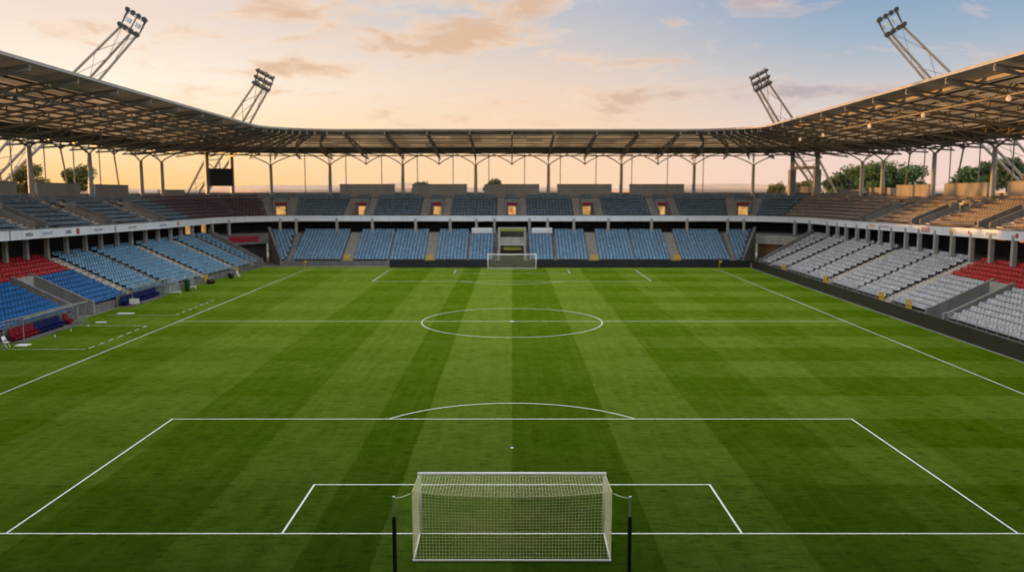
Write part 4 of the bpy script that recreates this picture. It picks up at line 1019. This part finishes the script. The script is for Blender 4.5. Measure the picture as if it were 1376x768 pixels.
def shell_mesh(name, ring_pts, m):
    mb = MB(); mb.loft(ring_pts); me = bpy.data.meshes.new(name); me.from_pydata(mb.v, [], mb.f); me.polygons.foreach_set('use_smooth', [True] * len(mb.f)); me.materials.append(M[m]); return me
def rr(w, y, z, th, k=.06):    # one slice across a shell: rounded strip from -w to w, local x across, y out of the pitch
    pts = []
    for j in range(7):
        a = -1 + 2 * j / 6; pts.append((a * w, y, z + k * a * a))
    return pts
def seat_meshes(m):
    # local axes: x along the row, +y away from the pitch, z up
    pan = []
    for y, z, w in ((-.24, .415, .19), (-.22, .43, .215), (-.05, .415, .22), (.1, .415, .22), (.17, .43, .2)):
        top = [(a * w, y, z + .03 * a * a) for a in (-1, -.66, -.33, 0, .33, .66, 1)]; pan.append(top + [(x_, y_, z_ - .03) for x_, y_, z_ in reversed(top)])
    back = []
    for z, y, w in ((.42, .14, .18), (.47, .165, .215), (.62, .20, .22), (.76, .235, .205), (.83, .25, .16)):
        fr = [(a * w, y - .035 * a * a, z) for a in (-1, -.66, -.33, 0, .33, .66, 1)]; back.append(fr + [(x_, y_ + .035, z_) for x_, y_, z_ in reversed(fr)])
    mb = MB()
    for d in (-.17, .17): mb.bar((d, .16, .004), (d, .14, .41), .035, .05); mb.bar((d, .14, .40), (d, -.15, .385), .035, .04)
    mb.bar((-.19, .0, .375), (.19, .0, .375), .04, .04)
    me = bpy.data.meshes.new('bracket'); me.from_pydata(mb.v, [], mb.f); me.materials.append(M['steel_d'])
    return shell_mesh('seat_pan', pan, m), shell_mesh('backrest', back, m), me
cache = {}
def block_name(side, t):
    y = yof(t)
    if side == 'right': return 'right stand nearest block' if y < 50 else ('right stand beyond the tunnel' if y < 62 else 'right stand past the stair')
    if side == 'left': return 'left stand behind the near dugout' if y < 55 else ('left stand beyond the tunnel' if y < 67 else 'left stand past the pale stair')
    return 'far stand'
CN = {'blue': 'bright blue', 'sky': 'light blue', 'grey': 'pale grey', 'red': 'red', 'slate': 'slate blue', 'tan': 'sunlit tan', 'maroon': 'maroon', 'sky_f': 'light blue'}
for i in chosen:
    t, s, z, c, tier, side, row = SEATS[i]; p, n_ = PL[i]
    if c not in cache: cache[c] = seat_meshes('seat_' + c)
    lab = f"{CN[c]} seat in the {ORD[row]} row, {'upper deck, ' if tier == 'upper' else ''}{block_name(side, t)}"
    rz = math.atan2(-n_.x, n_.y)
    o = thing('stadium_seat', lab, 'seat', p, lab.replace(' seat in', ' seats in'), rz)
    o.rotation_euler[2] += rnd.uniform(-.02, .02); o.scale = (1.22, 1.1, .88)
    for me in cache[c]:
        ch = bpy.data.objects.new(me.name.split('.')[0], me); COL.objects.link(ch); ch.parent = o
# the mass of the other seats
tv = np.array([(-.21, -.22, .39), (.21, -.22, .39), (.21, .16, .39), (-.21, .16, .39), (-.21, -.22, .44), (.21, -.22, .44), (.21, .16, .44), (-.21, .16, .44),
               (-.2, .13, .40), (.2, .13, .40), (.2, .19, .40), (-.2, .19, .40), (-.19, .22, .83), (.19, .22, .83), (.19, .27, .83), (-.19, .27, .83)], dtype=np.float64)
tf = np.array([(4, 5, 6, 7), (0, 3, 2, 1), (0, 1, 5, 4), (1, 2, 6, 5), (3, 0, 4, 7), (12, 13, 14, 15), (8, 9, 13, 12), (9, 10, 14, 13), (10, 11, 15, 14), (11, 8, 12, 15)], dtype=np.int64)
ids = [i for i in range(len(SEATS)) if i not in cs]
Pn = np.array([tuple(PL[i][0]) for i in ids]); Nn = np.array([tuple(PL[i][1]) for i in ids]); k = len(ids)
ang = np.arctan2(-Nn[:, 0], Nn[:, 1]) + np.random.RandomState(2).uniform(-.015, .015, k); ca, sa = np.cos(ang)[:, None], np.sin(ang)[:, None]; tv = tv * np.array([1.27, 1.1, 0.86])
vx = tv[None, :, 0] * ca - tv[None, :, 1] * sa + Pn[:, 0:1]; vy = tv[None, :, 0] * sa + tv[None, :, 1] * ca + Pn[:, 1:2]; vz = tv[None, :, 2] + Pn[:, 2:3]
V = np.stack([vx, vy, vz], -1).reshape(-1, 3); F = (tf[None] + (np.arange(k) * len(tv))[:, None, None]).reshape(-1, 4)
me = bpy.data.meshes.new('seats'); nf = len(F)
me.vertices.add(len(V)); me.vertices.foreach_set('co', V.ravel()); me.loops.add(nf * 4); me.loops.foreach_set('vertex_index', F.ravel().astype(np.int32))
me.polygons.add(nf); me.polygons.foreach_set('loop_start', (np.arange(nf) * 4).astype(np.int32)); me.polygons.foreach_set('loop_total', np.full(nf, 4, np.int32))
cols = list(SEATC); mi = np.repeat(np.array([cols.index(SEATS[i][3]) for i in ids], dtype=np.int32), len(tf))
for c in cols: me.materials.append(M['seat_' + c])
me.polygons.foreach_set('material_index', mi); me.update(calc_edges=True); me.validate()
o = bpy.data.objects.new('stadium_seats', me); COL.objects.link(o)
tag(o, 'rows of plastic seats filling both tiers of the three stands', 'seats', 'stadium seats', 'stuff')
print('SEATS', len(SEATS), 'single', len(chosen))

# ------------------------------------------------------------------ sky and sun
SUN_AZ, SUN_EL = -66.0, 1.75        # degrees from +Y (towards the left), elevation
w = bpy.data.worlds.new('World'); scn.world = w; w.use_nodes = True
nt, lk = w.node_tree.nodes, w.node_tree.links; nt.clear()
out = N(nt, 'ShaderNodeOutputWorld'); bg = N(nt, 'ShaderNodeBackground', inp={'Strength': 0.10}); lk.new(bg.outputs[0], out.inputs[0])
sky = N(nt, 'ShaderNodeTexSky', sky_type='NISHITA'); sky.sun_disc = False; sky.sun_elevation = R(SUN_EL); sky.sun_rotation = R(SUN_AZ); sky.air_density = 1.0; sky.dust_density = 2.0; sky.ozone_density = 1.5
tc = N(nt, 'ShaderNodeTexCoord'); sp = N(nt, 'ShaderNodeSeparateXYZ'); lk.new(tc.outputs['Generated'], sp.inputs[0])
X, Yy, Zz = sp.outputs
el = math_n(nt, lk, 'ARCSINE', Zz); az = math_n(nt, lk, 'ARCTAN2', X, Yy)
eld = math_n(nt, lk, 'MULTIPLY', el, 180 / math.pi); azd = math_n(nt, lk, 'MULTIPLY', az, 180 / math.pi)
# thin high veil over the clear sky: warm towards the sun, blue away from it
ef = math_n(nt, lk, 'DIVIDE', eld, 90.0, clamp=True)
def srgb(r, g, b): return tuple((c / 255 / 12.92 if c / 255 <= .04045 else ((c / 255 + .055) / 1.055) ** 2.4) for c in (r, g, b))
ZEN = (1.62, 1.74, 1.90)
warm = ramp(nt, lk, ef, [(0.0, srgb(253, 206, 136)), (0.035, srgb(255, 233, 188)), (0.07, srgb(255, 244, 228)), (0.115, srgb(238, 222, 211)), (0.2, srgb(220, 214, 214)), (0.45, ZEN)])
mid = ramp(nt, lk, ef, [(0.0, srgb(250, 214, 178)), (0.04, srgb(248, 216, 184)), (0.075, srgb(232, 213, 198)), (0.125, srgb(190, 194, 206)), (0.2, srgb(180, 190, 208)), (0.45, ZEN)])
cool = ramp(nt, lk, ef, [(0.0, srgb(240, 210, 200)), (0.035, srgb(234, 214, 208)), (0.062, srgb(205, 203, 206)), (0.10, srgb(158, 180, 202)), (0.14, srgb(124, 158, 194)), (0.22, srgb(150, 172, 200)), (0.45, ZEN)])
aw = math_n(nt, lk, 'DIVIDE', math_n(nt, lk, 'ADD', azd, 34.0), 68.0, clamp=True)
f1 = ramp(nt, lk, aw, [(0.08, 0.0), (0.58, 1.0)], 'EASE'); f2 = ramp(nt, lk, aw, [(0.5, 0.0), (0.85, 1.0)], 'EASE')
veil = mix_c(nt, lk, f2, mix_c(nt, lk, f1, warm, mid), cool)
fb = ramp(nt, lk, math_n(nt, lk, 'MULTIPLY_ADD', Yy, -0.5, 0.5), [(0.42, 0.0), (0.75, 1.0)])
veil = mix_c(nt, lk, fb, veil, (1.30, 1.38, 1.52))
veil10 = mix_c(nt, lk, 1.0, veil, (11.2, 10.8, 10.4), 'MULTIPLY')
base = mix_c(nt, lk, 0.93, sky.outputs[0], veil10)
# clouds: puffs at set bearings broken up by noise
cv = N(nt, 'ShaderNodeCombineXYZ'); lk.new(math_n(nt, lk, 'MULTIPLY', azd, 0.16), cv.inputs[0]); lk.new(math_n(nt, lk, 'MULTIPLY', eld, 0.55), cv.inputs[1])
cn = N(nt, 'ShaderNodeTexNoise', inp={'Scale': 1.25, 'Detail': 9.0, 'Roughness': 0.62, 'Distortion': 0.5}); lk.new(cv.outputs[0], cn.inputs['Vector'])
cn2 = N(nt, 'ShaderNodeTexNoise', inp={'Scale': 2.3, 'Detail': 5.0, 'Roughness': 0.6}); lk.new(cv.outputs[0], cn2.inputs['Vector'])
def px(u, v): 
    a = math.degrees(math.atan2(u - 688, 1127 * math.cos(R(6.83)) + (384 - v) * math.sin(R(6.83)))); d = math.sqrt(1127 ** 2 + (384 - v) ** 2 + (u - 688) ** 2)
    return a, math.degrees(math.asin((-1127 * math.sin(R(6.83)) + (384 - v) * math.cos(R(6.83))) / d))
tot = None
for u, v, su, sv, amp in ((600, 48, 6.0, 1.5, 1.25), (655, 6, 5.0, 1.3, 1.0), (380, 12, 5.0, 1.6, .95), (410, 92, 6.5, .75, 1.05), (330, 122, 7.0, .5, .75), (850, 84, 4.4, .7, .7), (900, 132, 11.0, .85, 1.0), (1110, 124, 6.5, .65, 1.0), (640, 165, 16.0, .7, .45), (220, 60, 8, 1.6, .45), (1015, 5, 2.6, .6, .7), (905, 30, 1.6, .5, .45), (180, 150, 7, .5, .25), (690, 52, 3.0, .6, .7)):
    a0, e0 = px(u, v)
    da = math_n(nt, lk, 'DIVIDE', math_n(nt, lk, 'SUBTRACT', azd, a0), su); de = math_n(nt, lk, 'DIVIDE', math_n(nt, lk, 'SUBTRACT', eld, e0), sv)
    q = math_n(nt, lk, 'ADD', math_n(nt, lk, 'MULTIPLY', da, da), math_n(nt, lk, 'MULTIPLY', de, de))
    gsn = math_n(nt, lk, 'MULTIPLY', math_n(nt, lk, 'EXPONENT', math_n(nt, lk, 'MULTIPLY', q, -1.0)), amp)
    tot = gsn if tot is None else math_n(nt, lk, 'MAXIMUM', tot, gsn)
dens = math_n(nt, lk, 'MULTIPLY_ADD', cn.outputs[0], 3.0, math_n(nt, lk, 'MULTIPLY_ADD', tot, 0.85, -1.72))
cf = ramp(nt, lk, dens, [(0.0, 0.0), (0.22, 0.30), (0.50, 0.75), (0.9, 0.92)], 'EASE')
thick = math_n(nt, lk, 'MULTIPLY_ADD', cn2.outputs[0], 0.8, math_n(nt, lk, 'MULTIPLY', dens, 0.55))
lit = ramp(nt, lk, thick, [(0.34, srgb(255, 234, 212)), (0.54, srgb(248, 214, 182)), (0.80, srgb(226, 188, 156))])
litc = ramp(nt, lk, thick, [(0.34, srgb(242, 214, 202)), (0.55, srgb(218, 196, 190)), (0.8, srgb(182, 174, 182))])
cc_ = mix_c(nt, lk, 1.0, mix_c(nt, lk, f2, lit, litc), (10.0, 10.0, 10.0), 'MULTIPLY')
fin = mix_c(nt, lk, cf, base, cc_)
lk.new(fin, bg.inputs[0])

sd = bpy.data.lights.new('sun', 'SUN'); so = bpy.data.objects.new('sun', sd); COL.objects.link(so)
sd.energy = 5.0; sd.angle = R(0.6); sd.color = (1.0, 0.49, 0.14)
dirv = Vector((math.sin(R(SUN_AZ)) * math.cos(R(SUN_EL)), math.cos(R(SUN_AZ)) * math.cos(R(SUN_EL)), math.sin(R(SUN_EL))))
so.rotation_euler = dirv.to_track_quat('Z', 'Y').to_euler(); so.location = dirv * 300

scn.view_settings.view_transform = 'Standard'; scn.view_settings.look = 'None'; scn.view_settings.gamma = 1.0; scn.view_settings.exposure = 0.0; scn.view_settings.use_curve_mapping = False
scn.cycles.use_denoising = True; scn.cycles.max_bounces = 6; scn.cycles.diffuse_bounces = 3; scn.cycles.transparent_max_bounces = 8; scn.cycles.sample_clamp_indirect = 4.0
